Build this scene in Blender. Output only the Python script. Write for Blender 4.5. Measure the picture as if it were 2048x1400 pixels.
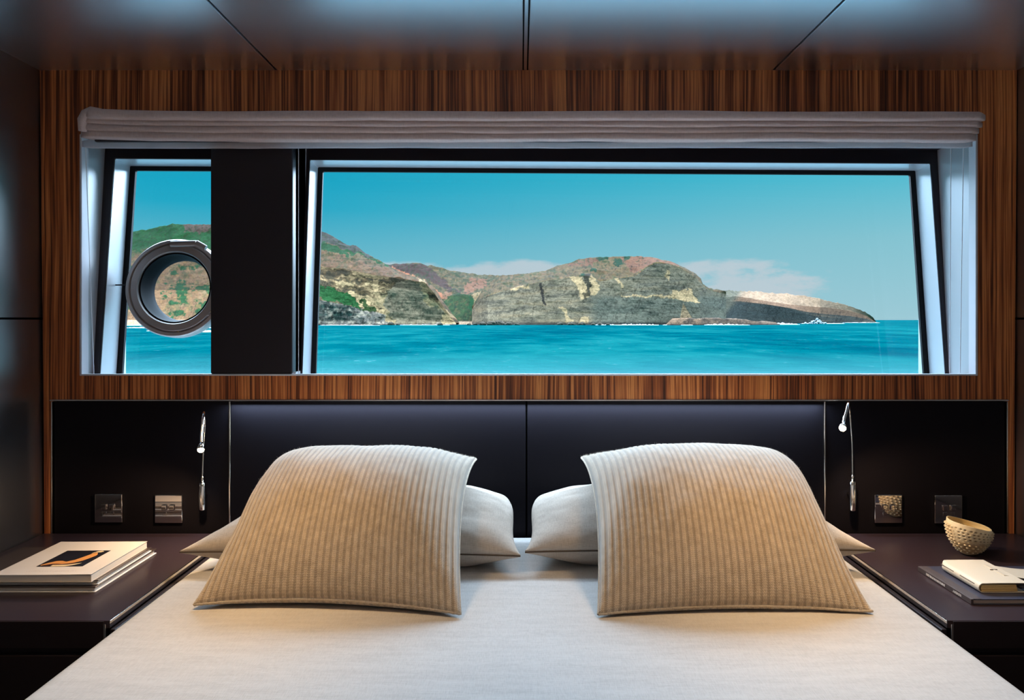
import bpy, bmesh, math, random
import numpy as np
from mathutils import Vector
random.seed(7); np.random.seed(7)
SC = bpy.context.scene
COL = SC.collection
for o in list(bpy.data.objects): bpy.data.objects.remove(o)

# ------------------------------------------------------------------ camera
E = 1.20            # eye height over the cabin floor
F = 1470.0; VX = 1042.0; VY = 640.0
SEA = E - 2.5
cam_d = bpy.data.cameras.new('camera'); cam = bpy.data.objects.new('camera', cam_d); COL.objects.link(cam)
cam.location = (0, 0, E); cam.rotation_euler = (math.pi/2, 0, 0)
cam_d.sensor_width = 36; cam_d.sensor_fit = 'HORIZONTAL'; cam_d.lens = F/2048*36
cam_d.shift_x = -(VX-1024)/2048; cam_d.shift_y = -(700-VY)/2048
cam_d.clip_start = 0.02; cam_d.clip_end = 60000
SC.camera = cam
def P(px, py, d): return Vector(((px-VX)/F*d, d, E+(VY-py)/F*d))

def lin(c):
    c = c/255.0
    return c/12.92 if c <= .04045 else ((c+.055)/1.055)**2.4
def rgb(r, g, b, k=1.0): return (lin(r)*k, lin(g)*k, lin(b)*k, 1)

# ------------------------------------------------------------------ view, world, sun, lamps
SC.view_settings.view_transform = 'Standard'; SC.view_settings.look = 'None'
SC.view_settings.gamma = 1; SC.view_settings.exposure = 0.0
SC.view_settings.use_curve_mapping = False

class NT:
    def __init__(s, nt): s.t = nt; s.n = nt.nodes; s.l = nt.links
    def new(s, typ, **kw):
        n = s.n.new(typ)
        for k, v in kw.items():
            if k.startswith('_'): setattr(n, k[1:], v)
        return n
    def link(s, a, b): s.l.new(a, b)
    def val(s, sock, v):
        if hasattr(v, 'is_output'): s.l.new(v, sock)
        else: sock.default_value = v
    def math(s, op, a, b=0.0, c=None, clamp=False):
        n = s.n.new('ShaderNodeMath'); n.operation = op; n.use_clamp = clamp
        s.val(n.inputs[0], a); s.val(n.inputs[1], b)
        if c is not None: s.val(n.inputs[2], c)
        return n.outputs[0]
    def mixc(s, f, a, b, mode='MIX'):
        n = s.n.new('ShaderNodeMix'); n.data_type = 'RGBA'; n.blend_type = mode
        s.val(n.inputs['Factor'], f); s.val(n.inputs[6], a); s.val(n.inputs[7], b)
        return n.outputs[2]
    def ramp(s, f, stops):
        n = s.n.new('ShaderNodeValToRGB'); s.val(n.inputs[0], f)
        e = n.color_ramp.elements
        while len(e) < len(stops): e.new(.5)
        for i, (p, c) in enumerate(stops): e[i].position = p; e[i].color = c
        return n.outputs[0]
    def noise(s, vec, scale, detail=3, rough=.5, dist=0.0):
        n = s.n.new('ShaderNodeTexNoise'); s.val(n.inputs['Vector'], vec)
        n.inputs['Scale'].default_value = scale; n.inputs['Detail'].default_value = detail
        n.inputs['Roughness'].default_value = rough; n.inputs['Distortion'].default_value = dist
        return n.outputs[0]
    def mapping(s, vec, scale=(1,1,1), loc=(0,0,0)):
        n = s.n.new('ShaderNodeMapping'); s.val(n.inputs[0], vec)
        n.inputs['Scale'].default_value = scale; n.inputs['Location'].default_value = loc
        return n.outputs[0]
    def bump(s, h, strength=.3, dist=.002, normal=None):
        n = s.n.new('ShaderNodeBump'); s.val(n.inputs['Height'], h)
        n.inputs['Strength'].default_value = strength; n.inputs['Distance'].default_value = dist
        if normal is not None: s.l.new(normal, n.inputs['Normal'])
        return n.outputs[0]
    def smooth(s, v, a, b):
        n = s.n.new('ShaderNodeMapRange'); n.interpolation_type = 'SMOOTHSTEP'
        s.val(n.inputs[0], v); n.inputs[1].default_value = a; n.inputs[2].default_value = b
        return n.outputs[0]

W = bpy.data.worlds.new('sky'); SC.world = W; W.use_nodes = True
wt = NT(W.node_tree); wt.n.clear()
tc = wt.new('ShaderNodeTexCoord'); sep = wt.new('ShaderNodeSeparateXYZ'); wt.link(tc.outputs['Generated'], sep.inputs[0])
dx, dy, dz = sep.outputs
elev = wt.math('MAXIMUM', dz, 0.0)
left = wt.ramp(wt.math('MULTIPLY', elev, 4.0), [(0.0, rgb(150,200,214)), (.32, rgb(104,186,207)), (.58, rgb(36,170,201)), (.85, rgb(0,162,196)), (1.0, rgb(0,158,194))])
right = wt.ramp(wt.math('MULTIPLY', elev, 4.0), [(0.0, rgb(160,204,216)), (.4, rgb(136,198,212)), (.78, rgb(64,188,212)), (1.0, rgb(40,176,206))])
side = wt.smooth(dx, -.4, .55)
skyc = wt.mixc(side, left, right)
# low cumulus along the horizon
cmap = wt.mapping(tc.outputs['Generated'], (9, 9, 26), (.35, 0, .2))
n1 = wt.noise(cmap, 1.0, 9, .6)
lowband = wt.math('MULTIPLY', wt.smooth(dz, .0, .03), wt.smooth(dz, .110, .06))
cover = wt.math('SUBTRACT', 1.0, wt.smooth(dx, .36, .46))
leftmask = wt.smooth(dx, .12, .02)
cl = wt.smooth(wt.math('ADD', wt.math('MULTIPLY', wt.math('MULTIPLY', n1, lowband), cover), wt.math('MULTIPLY', wt.math('MULTIPLY', leftmask, lowband), .07)), .36, .50)
skyc = wt.mixc(wt.math('MULTIPLY', cl, .8), skyc, rgb(198,208,216))
bg = wt.new('ShaderNodeBackground'); wt.link(skyc, bg.inputs[0]); bg.inputs[1].default_value = 1.0
wo = wt.new('ShaderNodeOutputWorld'); wt.link(bg.outputs[0], wo.inputs[0])

def light(name, typ, loc, energy, color, **kw):
    d = bpy.data.lights.new(name, typ); d.energy = energy; d.color = color
    for k, v in kw.items(): setattr(d, k, v)
    o = bpy.data.objects.new(name, d); o.location = loc; COL.objects.link(o); return o
XLEDGE0, XLEDGE1 = -.83, .86
SUN_E = 29.0; SUN_C = (.57, .77, 1.0)
sun = light('sun', 'SUN', (3, 40, 40), SUN_E, SUN_C, angle=math.radians(100))
az = math.radians(6); el = math.radians(54)
sd = Vector((math.sin(az)*math.cos(el), math.cos(az)*math.cos(el), math.sin(el)))
sun.rotation_euler = sd.to_track_quat('Z', 'Y').to_euler()
COOL = (.60, .80, 1.0)
# concealed light strip under the wooden ledge above the headboard
ls = light('ledge_light', 'AREA', ((XLEDGE0+XLEDGE1)/2, 2.088, E-(799-VY)/700-.008), 9.0, COOL, shape='RECTANGLE', size=XLEDGE1-XLEDGE0, size_y=.012)
ls.rotation_euler = (math.radians(-20), 0, 0)
WARM = (1.0, .66, .33)
for i, (x, y) in enumerate(((-.60, 1.42), (.60, 1.42))):
    dl = light('cabin_downlight', 'AREA', (x, y, 1.88), 2.0, WARM, shape='DISK', size=.30, spread=math.radians(62))
    dl.rotation_euler = (math.radians(5), 0, 0)

for i, (x, y) in enumerate(((-.7, -1.15), (.7, -1.15))):
    light('rear_fill_light', 'AREA', (x, y, 1.88), 8.5, (1.0, .86, .76), shape='DISK', size=.30, spread=math.radians(120))  # unseen lamps added behind the camera as general fill

# ------------------------------------------------------------------ object helpers
def tag(o, label=None, cat=None, group=None, kind=None):
    if label: o['label'] = label
    if cat: o['category'] = cat
    if group: o['group'] = group
    if kind: o['kind'] = kind
    return o
def empty(name, loc, label=None, cat=None, group=None, kind=None):
    o = bpy.data.objects.new(name, None); o.location = loc; o.empty_display_size = .05
    COL.objects.link(o); return tag(o, label, cat, group, kind)
ORG = {}
def origin(o): return ORG.get(o.name, Vector(o.location))
def mk(name, verts, faces, mat, parent=None, smooth=False, loc=None):
    """verts in world metres; object origin at loc / parent's origin"""
    v = np.asarray([tuple(q) for q in verts], dtype=float)
    if parent is not None: L = origin(parent)
    elif loc is not None: L = Vector(loc)
    else: L = Vector((0, 0, 0))
    v = v - np.array(L)
    me = bpy.data.meshes.new(name); me.from_pydata(v.tolist(), [], [tuple(f) for f in faces])
    me.materials.append(mat)
    if smooth: me.shade_smooth()
    o = bpy.data.objects.new(name, me); COL.objects.link(o)
    if parent is not None: o.parent = parent
    else: o.location = L
    ORG[o.name] = L
    return o
class MB:
    def __init__(s): s.v = []; s.f = []
    def add(s, v, f):
        b = len(s.v); s.v += [tuple(q) for q in v]; s.f += [tuple(i+b for i in q) for q in f]; return s
    def box(s, x0, x1, y0, y1, z0, z1):
        return s.add([(x0,y0,z0),(x1,y0,z0),(x1,y1,z0),(x0,y1,z0),(x0,y0,z1),(x1,y0,z1),(x1,y1,z1),(x0,y1,z1)],
                     [(3,2,1,0),(4,5,6,7),(0,1,5,4),(1,2,6,5),(2,3,7,6),(3,0,4,7)])
    def bbox(s, x0, x1, y0, y1, z0, z1, r=.003, seg=2):
        bm = bmesh.new(); bmesh.ops.create_cube(bm, size=1)
        for q in bm.verts: q.co = Vector(((x0+x1)/2+q.co.x*(x1-x0), (y0+y1)/2+q.co.y*(y1-y0), (z0+z1)/2+q.co.z*(z1-z0)))
        bmesh.ops.bevel(bm, geom=bm.edges[:], offset=r, segments=seg, affect='EDGES', profile=.5)
        bm.verts.index_update()
        s.add([q.co[:] for q in bm.verts], [[q.index for q in f.verts] for f in bm.faces]); bm.free(); return s
    def tube(s, pts, r, n=10, cap=True):
        pts = [Vector(p) for p in pts]; m = len(pts)
        rs = r if isinstance(r, (list, tuple)) else [r]*m
        V = []; up = None
        for i, p in enumerate(pts):
            t = (pts[min(i+1, m-1)]-pts[max(i-1, 0)]).normalized()
            if up is None:
                up = t.orthogonal().normalized()
            else:
                up = (up - t*up.dot(t)).normalized()
            b = t.cross(up)
            for k in range(n):
                a = 2*math.pi*k/n; V.append(p+(up*math.cos(a)+b*math.sin(a))*rs[i])
        Fc = [(i*n+k, i*n+(k+1) % n, (i+1)*n+(k+1) % n, (i+1)*n+k) for i in range(m-1) for k in range(n)]
        if cap: Fc += [tuple(range(n-1, -1, -1)), tuple(range((m-1)*n, m*n))]
        return s.add(V, Fc)
    def lathe(s, c, prof, axis=(0,0,1), n=48, closed=False):
        a = Vector(axis).normalized(); u = a.orthogonal().normalized(); w = a.cross(u); c = Vector(c); m = len(prof)
        V = [c+a*h+(u*math.cos(2*math.pi*k/n)+w*math.sin(2*math.pi*k/n))*r for (r, h) in prof for k in range(n)]
        Fc = [(i*n+k, i*n+(k+1) % n, (i+1)*n+(k+1) % n, (i+1)*n+k) for i in range(m-1) for k in range(n)]
        if closed: Fc += [((m-1)*n+k, (m-1)*n+(k+1) % n, (k+1) % n, k) for k in range(n)]
        return s.add(V, Fc)
    def ball(s, c, r, n=10, m=6, sc=(1,1,1)):
        V = []; Fc = []
        for i in range(m+1):
            th = math.pi*i/m
            for k in range(n):
                ph = 2*math.pi*k/n
                V.append((c[0]+r*sc[0]*math.sin(th)*math.cos(ph), c[1]+r*sc[1]*math.sin(th)*math.sin(ph), c[2]+r*sc[2]*math.cos(th)))
        for i in range(m):
            for k in range(n): Fc.append((i*n+k, (i+1)*n+k, (i+1)*n+(k+1) % n, i*n+(k+1) % n))
        return s.add(V, Fc)
    def build(s, name, mat, parent=None, smooth=False, loc=None):
        o = mk(name, s.v, s.f, mat, parent, smooth, loc)
        bm = bmesh.new(); bm.from_mesh(o.data); bmesh.ops.recalc_face_normals(bm, faces=bm.faces[:]); bm.to_mesh(o.data); bm.free()
        return o
def auto(o, deg=35):
    o.data.shade_smooth()
    m = o.data
    bm = bmesh.new(); bm.from_mesh(m)
    for e in bm.edges:
        if len(e.link_faces) == 2 and e.calc_face_angle(0) > math.radians(deg): e.smooth = False
    bm.to_mesh(m); bm.free(); return o

# numpy value noise
def _h(a, b, c, seed):
    h = (a.astype(np.int64)*374761393 + b.astype(np.int64)*668265263 + c.astype(np.int64)*1274126177 + seed*362437) & 0xFFFFFFFF
    h = ((h ^ (h >> 13))*1274126177) & 0xFFFFFFFF
    h = ((h ^ (h >> 16))*2246822519) & 0xFFFFFFFF
    return (h ^ (h >> 15)) / 4294967295.0
def vnoise(x, y, z, seed=0):
    xi, yi, zi = np.floor(x), np.floor(y), np.floor(z)
    fx, fy, fz = x-xi, y-yi, z-zi
    fx, fy, fz = [t*t*(3-2*t) for t in (fx, fy, fz)]
    r = 0
    for i in (0, 1):
        for j in (0, 1):
            for k in (0, 1):
                w = (fx if i else 1-fx)*(fy if j else 1-fy)*(fz if k else 1-fz)
                r = r + w*_h(xi+i, yi+j, zi+k, seed)
    return r*2-1
def fbm(x, y, z, oct=4, seed=0, gain=.5):
    a = 1.0; r = 0; n = 0
    for i in range(oct):
        r = r + a*vnoise(x, y, z, seed+i*17); n += a; a *= gain; x, y, z = x*2.03, y*2.03, z*2.03
    return r/n

# ------------------------------------------------------------------ materials
def mat(name):
    m = bpy.data.materials.new(name); m.use_nodes = True; t = NT(m.node_tree)
    return m, t, t.n['Principled BSDF']
def simple(name, col, rough=.5, metal=0.0, spec=.5, coat=0.0, coat_r=.1, bump=0.0, bscale=400):
    m, t, b = mat(name)
    b.inputs['Base Color'].default_value = col; b.inputs['Roughness'].default_value = rough
    b.inputs['Metallic'].default_value = metal; b.inputs['Specular IOR Level'].default_value = spec
    b.inputs['Coat Weight'].default_value = coat; b.inputs['Coat Roughness'].default_value = coat_r
    c = t.new('ShaderNodeTexCoord')
    n = t.noise(c.outputs['Object'], bscale, 2)
    r = t.math('ADD', t.math('MULTIPLY', t.math('SUBTRACT', n, .5), .06), rough)
    t.link(r, b.inputs['Roughness'])
    if bump: t.link(t.bump(n, bump, .0008), b.inputs['Normal'])
    return m
M = {}
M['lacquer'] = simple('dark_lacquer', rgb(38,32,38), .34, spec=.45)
M['panel'] = simple('dark_leather_panel', rgb(20,17,23), .6, spec=.12, bump=.15, bscale=900)
M['ceiling'] = simple('satin_dark_ceiling', (.90,.93,1.0,1), .30, metal=.98)
M['sidewall'] = simple('satin_dark_wall', rgb(24,20,24), .34, spec=1.0)
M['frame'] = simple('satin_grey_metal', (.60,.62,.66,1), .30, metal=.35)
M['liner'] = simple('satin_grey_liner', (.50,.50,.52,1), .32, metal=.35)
M['sidewall'].node_tree.nodes['Principled BSDF'].inputs['IOR'].default_value = 2.3
M['rubber'] = simple('black_rubber', rgb(12,12,14), .55, spec=.2)
M['pale_trim'] = simple('pale_trim', rgb(205,205,212), .35)
M['chrome'] = simple('chrome', (.82,.80,.78,1), .07, metal=1)
M['nickel'] = simple('black_nickel', (.62,.58,.56,1), .04, metal=1)
M['brass_trim'] = simple('chrome_strip', (.72,.66,.62,1), .16, metal=1)
M['stand'] = simple('dark_stained_top', rgb(52,40,46), .30, spec=.5)
M['standbody'] = simple('dark_stained_body', rgb(40,29,32), .42, spec=.35)
M['black'] = simple('shadow_gap_black', rgb(6,6,7), .6, spec=.1)
M['floor'] = simple('dark_floor', rgb(60,48,42), .4)
M['rearwall'] = simple('warm_rear_wall', rgb(205,192,176), .5)
M['porthole'] = simple('dark_bronze_steel', (.42,.36,.33,1), .42, metal=.75)
M['porthole_in'] = simple('black_inner_ring', (.010,.010,.012,1), .6, spec=.04)
M['brass'] = simple('brass', (.75,.55,.28,1), .25, metal=1)
M['cord'] = simple('white_cord', rgb(235,238,245), .5)

def wood():
    m, t, b = mat('striped_veneer')
    c = t.new('ShaderNodeTexCoord'); o = c.outputs['Object']
    warp = t.noise(t.mapping(o, (3, 3, 1.3)), 1.0, 2)
    s = t.new('ShaderNodeSeparateXYZ'); t.link(o, s.inputs[0])
    x = t.math('ADD', s.outputs[0], t.math('MULTIPLY', warp, .018))
    cb = t.new('ShaderNodeCombineXYZ'); t.link(x, cb.inputs[0]); t.link(t.math('MULTIPLY', s.outputs[2], .012), cb.inputs[2])
    f1 = t.noise(cb.outputs[0], 150, 3, .6); f2 = t.noise(cb.outputs[0], 26, 2, .5); f3 = t.noise(cb.outputs[0], 6, 1)
    v = t.math('ADD', t.math('MULTIPLY', f1, .75), t.math('ADD', t.math('MULTIPLY', f2, .35), t.math('MULTIPLY', f3, .15)))
    col = t.ramp(v, [(.42, rgb(44,20,12)), (.54, rgb(104,51,28)), (.63, rgb(180,98,52)), (.74, rgb(236,152,86)), (.88, rgb(146,78,42))])
    pores = t.noise(t.mapping(o, (900, 900, 14)), 1.0, 2)
    col = t.mixc(t.math('MULTIPLY', t.smooth(pores, .55, .75), .35), col, rgb(48,24,14))
    t.link(col, b.inputs['Base Color']); b.inputs['Roughness'].default_value = .36; b.inputs['Specular IOR Level'].default_value = .4
    t.link(t.bump(v, .05, .0005), b.inputs['Normal'])
    return m
M['wood'] = wood()

def linen(name, col, dark, scale=1.0, trans=0.0, bs=.35):
    m, t, b = mat(name)
    c = t.new('ShaderNodeTexCoord'); o = c.outputs['Object']
    wx = t.noise(t.mapping(o, (70*scale, 900*scale, 900*scale)), 1.0, 3)
    wy = t.noise(t.mapping(o, (900*scale, 70*scale, 70*scale)), 1.0, 3)
    slub = t.noise(t.mapping(o, (9, 60, 60)), 1.0, 4, .6)
    w = t.math('ADD', t.math('MULTIPLY', wx, .5), t.math('MULTIPLY', wy, .5))
    f = t.smooth(t.math('ADD', t.math('MULTIPLY', w, .7), t.math('MULTIPLY', slub, .3)), .32, .62)
    t.link(t.mixc(f, dark, col), b.inputs['Base Color'])
    b.inputs['Roughness'].default_value = .85; b.inputs['Specular IOR Level'].default_value = .15
    b.inputs['Sheen Weight'].default_value = .15
    t.link(t.bump(w, bs, .0012), b.inputs['Normal'])
    if trans:
        tr = t.new('ShaderNodeBsdfTranslucent'); tr.inputs[0].default_value = col
        mx = t.new('ShaderNodeMixShader'); mx.inputs[0].default_value = trans
        t.link(b.outputs[0], mx.inputs[1]); t.link(tr.outputs[0], mx.inputs[2])
        t.link(mx.outputs[0], t.n['Material Output'].inputs[0])
    return m
M['bed'] = linen('pale_linen_cover', rgb(203,199,196), rgb(182,178,175))
M['pillow'] = linen('beige_linen_pillow', rgb(200,188,176), rgb(172,160,148))
M['blind'] = linen('mauve_linen_blind', rgb(226,206,202), rgb(200,178,174), trans=.15)
M['hem'] = linen('backlit_linen_hem', rgb(232,226,228), rgb(206,200,204), trans=.6)  # paler copy of the blind linen, backlight put into its colour
M['seam'] = simple('brown_seam_thread', rgb(92,80,70), .8, spec=.1)
M['mattress'] = linen('mattress_fabric', rgb(190,185,180), rgb(170,165,160))

def knit():
    m, t, b = mat('ribbed_knit')
    uv = t.new('ShaderNodeUVMap'); s = t.new('ShaderNodeSeparateXYZ'); t.link(uv.outputs[0], s.inputs[0])
    u, v = s.outputs[0], s.outputs[1]            # u counts ribs, v counts rows
    fr = t.math('FRACT', u)
    rib = t.math('ABSOLUTE', t.math('SUBTRACT', fr, .5))           # 0 at the middle of a raised rib
    valley = t.smooth(rib, .24, .36)
    half = t.math('ABSOLUTE', t.math('SUBTRACT', t.math('FRACT', t.math('MULTIPLY', u, 4.0)), .5))
    st = t.math('SINE', t.math('MULTIPLY', t.math('ADD', v, t.math('MULTIPLY', half, .9)), 6.2832))
    c = t.new('ShaderNodeTexCoord'); fz = t.noise(c.outputs['Object'], 700, 3, .7); big = t.noise(c.outputs['Object'], 60, 3, .6)
    h = t.math('ADD', t.math('MULTIPLY', st, .35), t.math('ADD', t.math('MULTIPLY', half, -.9), t.math('MULTIPLY', fz, .9)))
    base = t.mixc(t.smooth(t.math('ADD', t.math('MULTIPLY', fz, .6), t.math('MULTIPLY', big, .4)), .3, .7), rgb(178,158,134), rgb(230,210,184))
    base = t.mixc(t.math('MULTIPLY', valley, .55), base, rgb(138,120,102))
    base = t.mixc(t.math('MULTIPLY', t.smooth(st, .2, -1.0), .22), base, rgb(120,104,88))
    t.link(base, b.inputs['Base Color']); b.inputs['Roughness'].default_value = .95
    b.inputs['Specular IOR Level'].default_value = .1; b.inputs['Sheen Weight'].default_value = 1.0; b.inputs['Sheen Roughness'].default_value = .45
    t.link(t.bump(h, .6, .0016), b.inputs['Normal'])
    return m
M['knit'] = knit()
M['fuzz'] = simple('wool_fuzz', rgb(226,216,204), .95, spec=.05)

def glass(name, tint=(.97,.985,.985,1)):
    m, t, b = mat(name); t.n.remove(b)
    tr = t.new('ShaderNodeBsdfTransparent'); tr.inputs[0].default_value = tint
    gl = t.new('ShaderNodeBsdfGlossy'); gl.inputs['Roughness'].default_value = .01
    fr = t.new('ShaderNodeFresnel'); fr.inputs[0].default_value = 1.45
    mx = t.new('ShaderNodeMixShader'); t.link(t.math('MULTIPLY', fr.outputs[0], .6), mx.inputs[0])
    t.link(tr.outputs[0], mx.inputs[1]); t.link(gl.outputs[0], mx.inputs[2]); t.link(mx.outputs[0], t.n['Material Output'].inputs[0])
    return m
M['glass'] = glass('window_glass')

# ------------------------------------------------------------------ cabin shell
YW = 2.10
XL_T, XL_B = -1.375, -1.362        # wood panel edges lean in slightly towards the floor
XR_T, XR_B = 1.417, 1.409
def zrel(z): return E+z
ZC = E+.714
def slant_box(name, xa_t, xa_b, xb_t, xb_b, y0, y1, z0, z1, m, parent=None):
    v = [(xa_b,y0,z0),(xb_b,y0,z0),(xb_b,y1,z0),(xa_b,y1,z0),(xa_t,y0,z1),(xb_t,y0,z1),(xb_t,y1,z1),(xa_t,y1,z1)]
    f = [(3,2,1,0),(4,5,6,7),(0,1,5,4),(1,2,6,5),(2,3,7,6),(3,0,4,7)]
    return mk(name, v, f, m, parent)
YB = -1.7
tag(MB().box(-1.6, 1.65, YB-.1, 2.5, -.1, 0).build('floor', M['floor']), kind='structure')
tag(MB().box(-1.6, 1.65, YB-.1, YB, 0, ZC).build('wall_front', M['rearwall']), kind='structure')
# left / right side walls: two stacked panels with a seam
ZS = E+.004
def xl(z): return XL_B+(XL_T-XL_B)*(z/ZC)-.002
def xr(z): return XR_B+(XR_T-XR_B)*(z/ZC)+.002
wl = tag(slant_box('wall_left', xl(ZC)-.10, xl(0)-.10, xl(ZC)-.012, xl(0)-.012, YB, 2.5, 0, ZC, M['black']), kind='structure')
slant_box('wall_panel', xl(ZC)-.014, xl(ZS)-.014, xl(ZC), xl(ZS), YB, YW+.03, ZS+.003, ZC, M['sidewall'], wl)
slant_box('wall_panel', xl(ZS)-.014, xl(0)-.014, xl(ZS), xl(0), YB, YW+.03, 0, ZS-.003, M['sidewall'], wl)
wr = tag(slant_box('wall_right', xr(ZC)+.012, xr(0)+.012, xr(ZC)+.10, xr(0)+.10, YB, 2.5, 0, ZC, M['black']), kind='structure')
slant_box('wall_panel', xr(ZC), xr(ZS), xr(ZC)+.014, xr(ZS)+.014, YB, YW+.03, ZS+.003, ZC, M['sidewall'], wr)
slant_box('wall_panel', xr(ZS), xr(0), xr(ZS)+.014, xr(0)+.014, YB, YW+.03, 0, ZS-.003, M['sidewall'], wr)
# ceiling with seams
ce = tag(MB().box(-1.6, 1.65, YB-.1, 2.5, ZC+.014, ZC+.12).build('ceiling', M['black']), kind='structure')
seams = [-1.40, -.700, .0125, .722, 1.44]
for i in range(4):
    g0 = .003 if i != 2 else .008; g1 = .003 if i != 1 else .008
    MB().bbox(seams[i]+g0, seams[i+1]-g1, YB, YW+.02, ZC, ZC+.014, .0018, 2).build('ceiling_panel', M['ceiling'], ce)
MB().bbox(.0125-.0045, .0125+.0045, YB, YW+.02, ZC+.001, ZC+.014, .001, 1).build('seam_strip', M['ceiling'], ce)
# wood wall with the window opening
OX0, OX1 = (162-VX)/700, (1952-VX)/700
OZ0, OZ1 = E-.157, E+.53
ZWB = E-(799-VY)/700                 # bottom of the wood
ZWT = E+.714
wb = tag(MB().box(-1.42, 1.46, YW+.022, YW+.05, 0, ZWB+.02).build('wall_back', M['black']), kind='structure')
def woodstrip(x0t, x0b, x1t, x1b, z0, z1): return slant_box('veneer_panel', x0t, x0b, x1t, x1b, YW, YW+.05, z0, z1, M['wood'], wb)
xa = lambda z: XL_B+(XL_T-XL_B)*((z-.77)/(ZWT-.77))
xb = lambda z: XR_B+(XR_T-XR_B)*((z-.77)/(ZWT-.77))
v = []; f = []
def ringpts(y):
    return [(xa(ZWB), y, ZWB), (xb(ZWB), y, ZWB), (xb(ZWT), y, ZWT), (xa(ZWT), y, ZWT), (OX0, y, OZ0), (OX1, y, OZ0), (OX1, y, OZ1), (OX0, y, OZ1)]
v = ringpts(YW)+ringpts(YW+.05)
for k in range(4):
    a, b2 = k, (k+1) % 4
    f += [(a, b2, b2+4, a+4), (a+8, a+12, b2+12, b2+8), (a, a+8, b2+8, b2), (a+4, b2+4, b2+12, a+12)]
o = mk('veneer_panel', v, f, M['wood'], wb)
# narrow wood stiles beside the headboard
ZHB = E-.612
slant_box('veneer_stile', xa(ZWB), xa(.59), (103-VX)/700, (103-VX)/700, YW, YW+.05, .3, ZWB, M['wood'], wb)
slant_box('veneer_stile', (2015-VX)/700, (2015-VX)/700, xb(ZWB), xb(.59), YW, YW+.05, .3, ZWB, M['wood'], wb)
# pale edge of the opening
t1 = tag(empty('trim_1', (OX0, YW, OZ0)), kind='structure')
w_ = .006
MB().bbox(OX0-.002, OX0+w_-.002, YW-.004, YW+.03, OZ0, OZ1, .001, 1).build('edge_strip', M['pale_trim'], t1)
MB().bbox(OX1-w_+.003, OX1+.003, YW-.004, YW+.03, OZ0, OZ1, .001, 1).build('edge_strip', M['pale_trim'], t1)
MB().bbox(OX0-.002, OX1+.003, YW-.004, YW+.012, OZ0-.002, OZ0+.003, .001, 1).build('edge_strip', M['pale_trim'], t1)
# bright strip under the wood
t2 = tag(MB().bbox((100-VX)/700, (2017-VX)/700, YW-.003, YW+.02, ZWB-.0045, ZWB-.0005, .001, 1).build('trim_2', M['brass_trim']), kind='structure')

# hull side: tilted plane carrying the two windows
def YF(x, z): return 2.161+.092*(z-E+.159)+.0285*(x+1.257)
def loop(x0b, x1b, x0t, x1t, z0, z1, off):
    return [(x0b, YF(x0b, z0)+off, z0), (x1b, YF(x1b, z0)+off, z0), (x1t, YF(x1t, z1)+off, z1), (x0t, YF(x0t, z1)+off, z1)]
def ring(name, loops, m, parent, closed=True):
    v = sum(loops, []); n = len(loops); f = []
    for i in range(n if closed else n-1):
        a = i*4; b2 = ((i+1) % n)*4
        for k in range(4): f.append((a+k, a+(k+1) % 4, b2+(k+1) % 4, b2+k))
    o = mk(name, v, f, m, parent)
    bm = bmesh.new(); bm.from_mesh(o.data); bmesh.ops.recalc_face_normals(bm, faces=bm.faces[:])
    bmesh.ops.bevel(bm, geom=bm.edges[:], offset=.0018, segments=2, affect='EDGES'); bm.to_mesh(o.data); bm.free()
    return o
def window(name, x0b, x1b, x0t, x1t, ox0, ox1):
    z0, z1 = E-.200, E+.487
    w = empty(name, (x0b, YF(x0b, z0), z0), kind='structure')
    oz0, oz1 = z0-.08, z1+.06
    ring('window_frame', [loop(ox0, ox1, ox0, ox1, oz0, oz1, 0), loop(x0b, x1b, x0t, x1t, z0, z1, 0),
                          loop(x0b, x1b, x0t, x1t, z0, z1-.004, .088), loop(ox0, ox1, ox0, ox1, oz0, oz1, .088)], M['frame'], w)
    ring('shaded_front', [loop(ox0, ox1, ox0, ox1, oz0, oz1, -.003), loop(x0b-.001, x1b+.001, x0t-.001, x1t+.001, z0-.001, z1+.001, -.003),
                        loop(x0b-.001, x1b+.001, x0t-.001, x1t+.001, z0-.001, z1+.001, .004), loop(ox0, ox1, ox0, ox1, oz0, oz1, .004)], M['lacquer'], w)  # separate dark ring: shade on the frame's room-side face put into colour
    g = .014
    ring('gasket', [loop(x0b-.004, x1b+.004, x0t-.004, x1t+.004, z0, z1, .0885), loop(x0b+g, x1b-g, x0t+g, x1t-g, z0+.01, z1-.017, .090),
                    loop(x0b+g, x1b-g, x0t+g, x1t-g, z0+.01, z1-.017, .104), loop(x0b-.004, x1b+.004, x0t-.004, x1t+.004, z0, z1, .104)], M['rubber'], w)
    gl = loop(x0b-.002, x1b+.002, x0t-.002, x1t+.002, z0, z1, .096)
    mk('window_pane', gl, [(0, 1, 2, 3)], M['glass'], w)
    return w
XP0, XP1 = (421-VX)/700, (585-VX)/700
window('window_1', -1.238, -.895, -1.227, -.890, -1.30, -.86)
window('window_2', -.648, 1.289, -.642, 1.276, -.68, 1.34)
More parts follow.
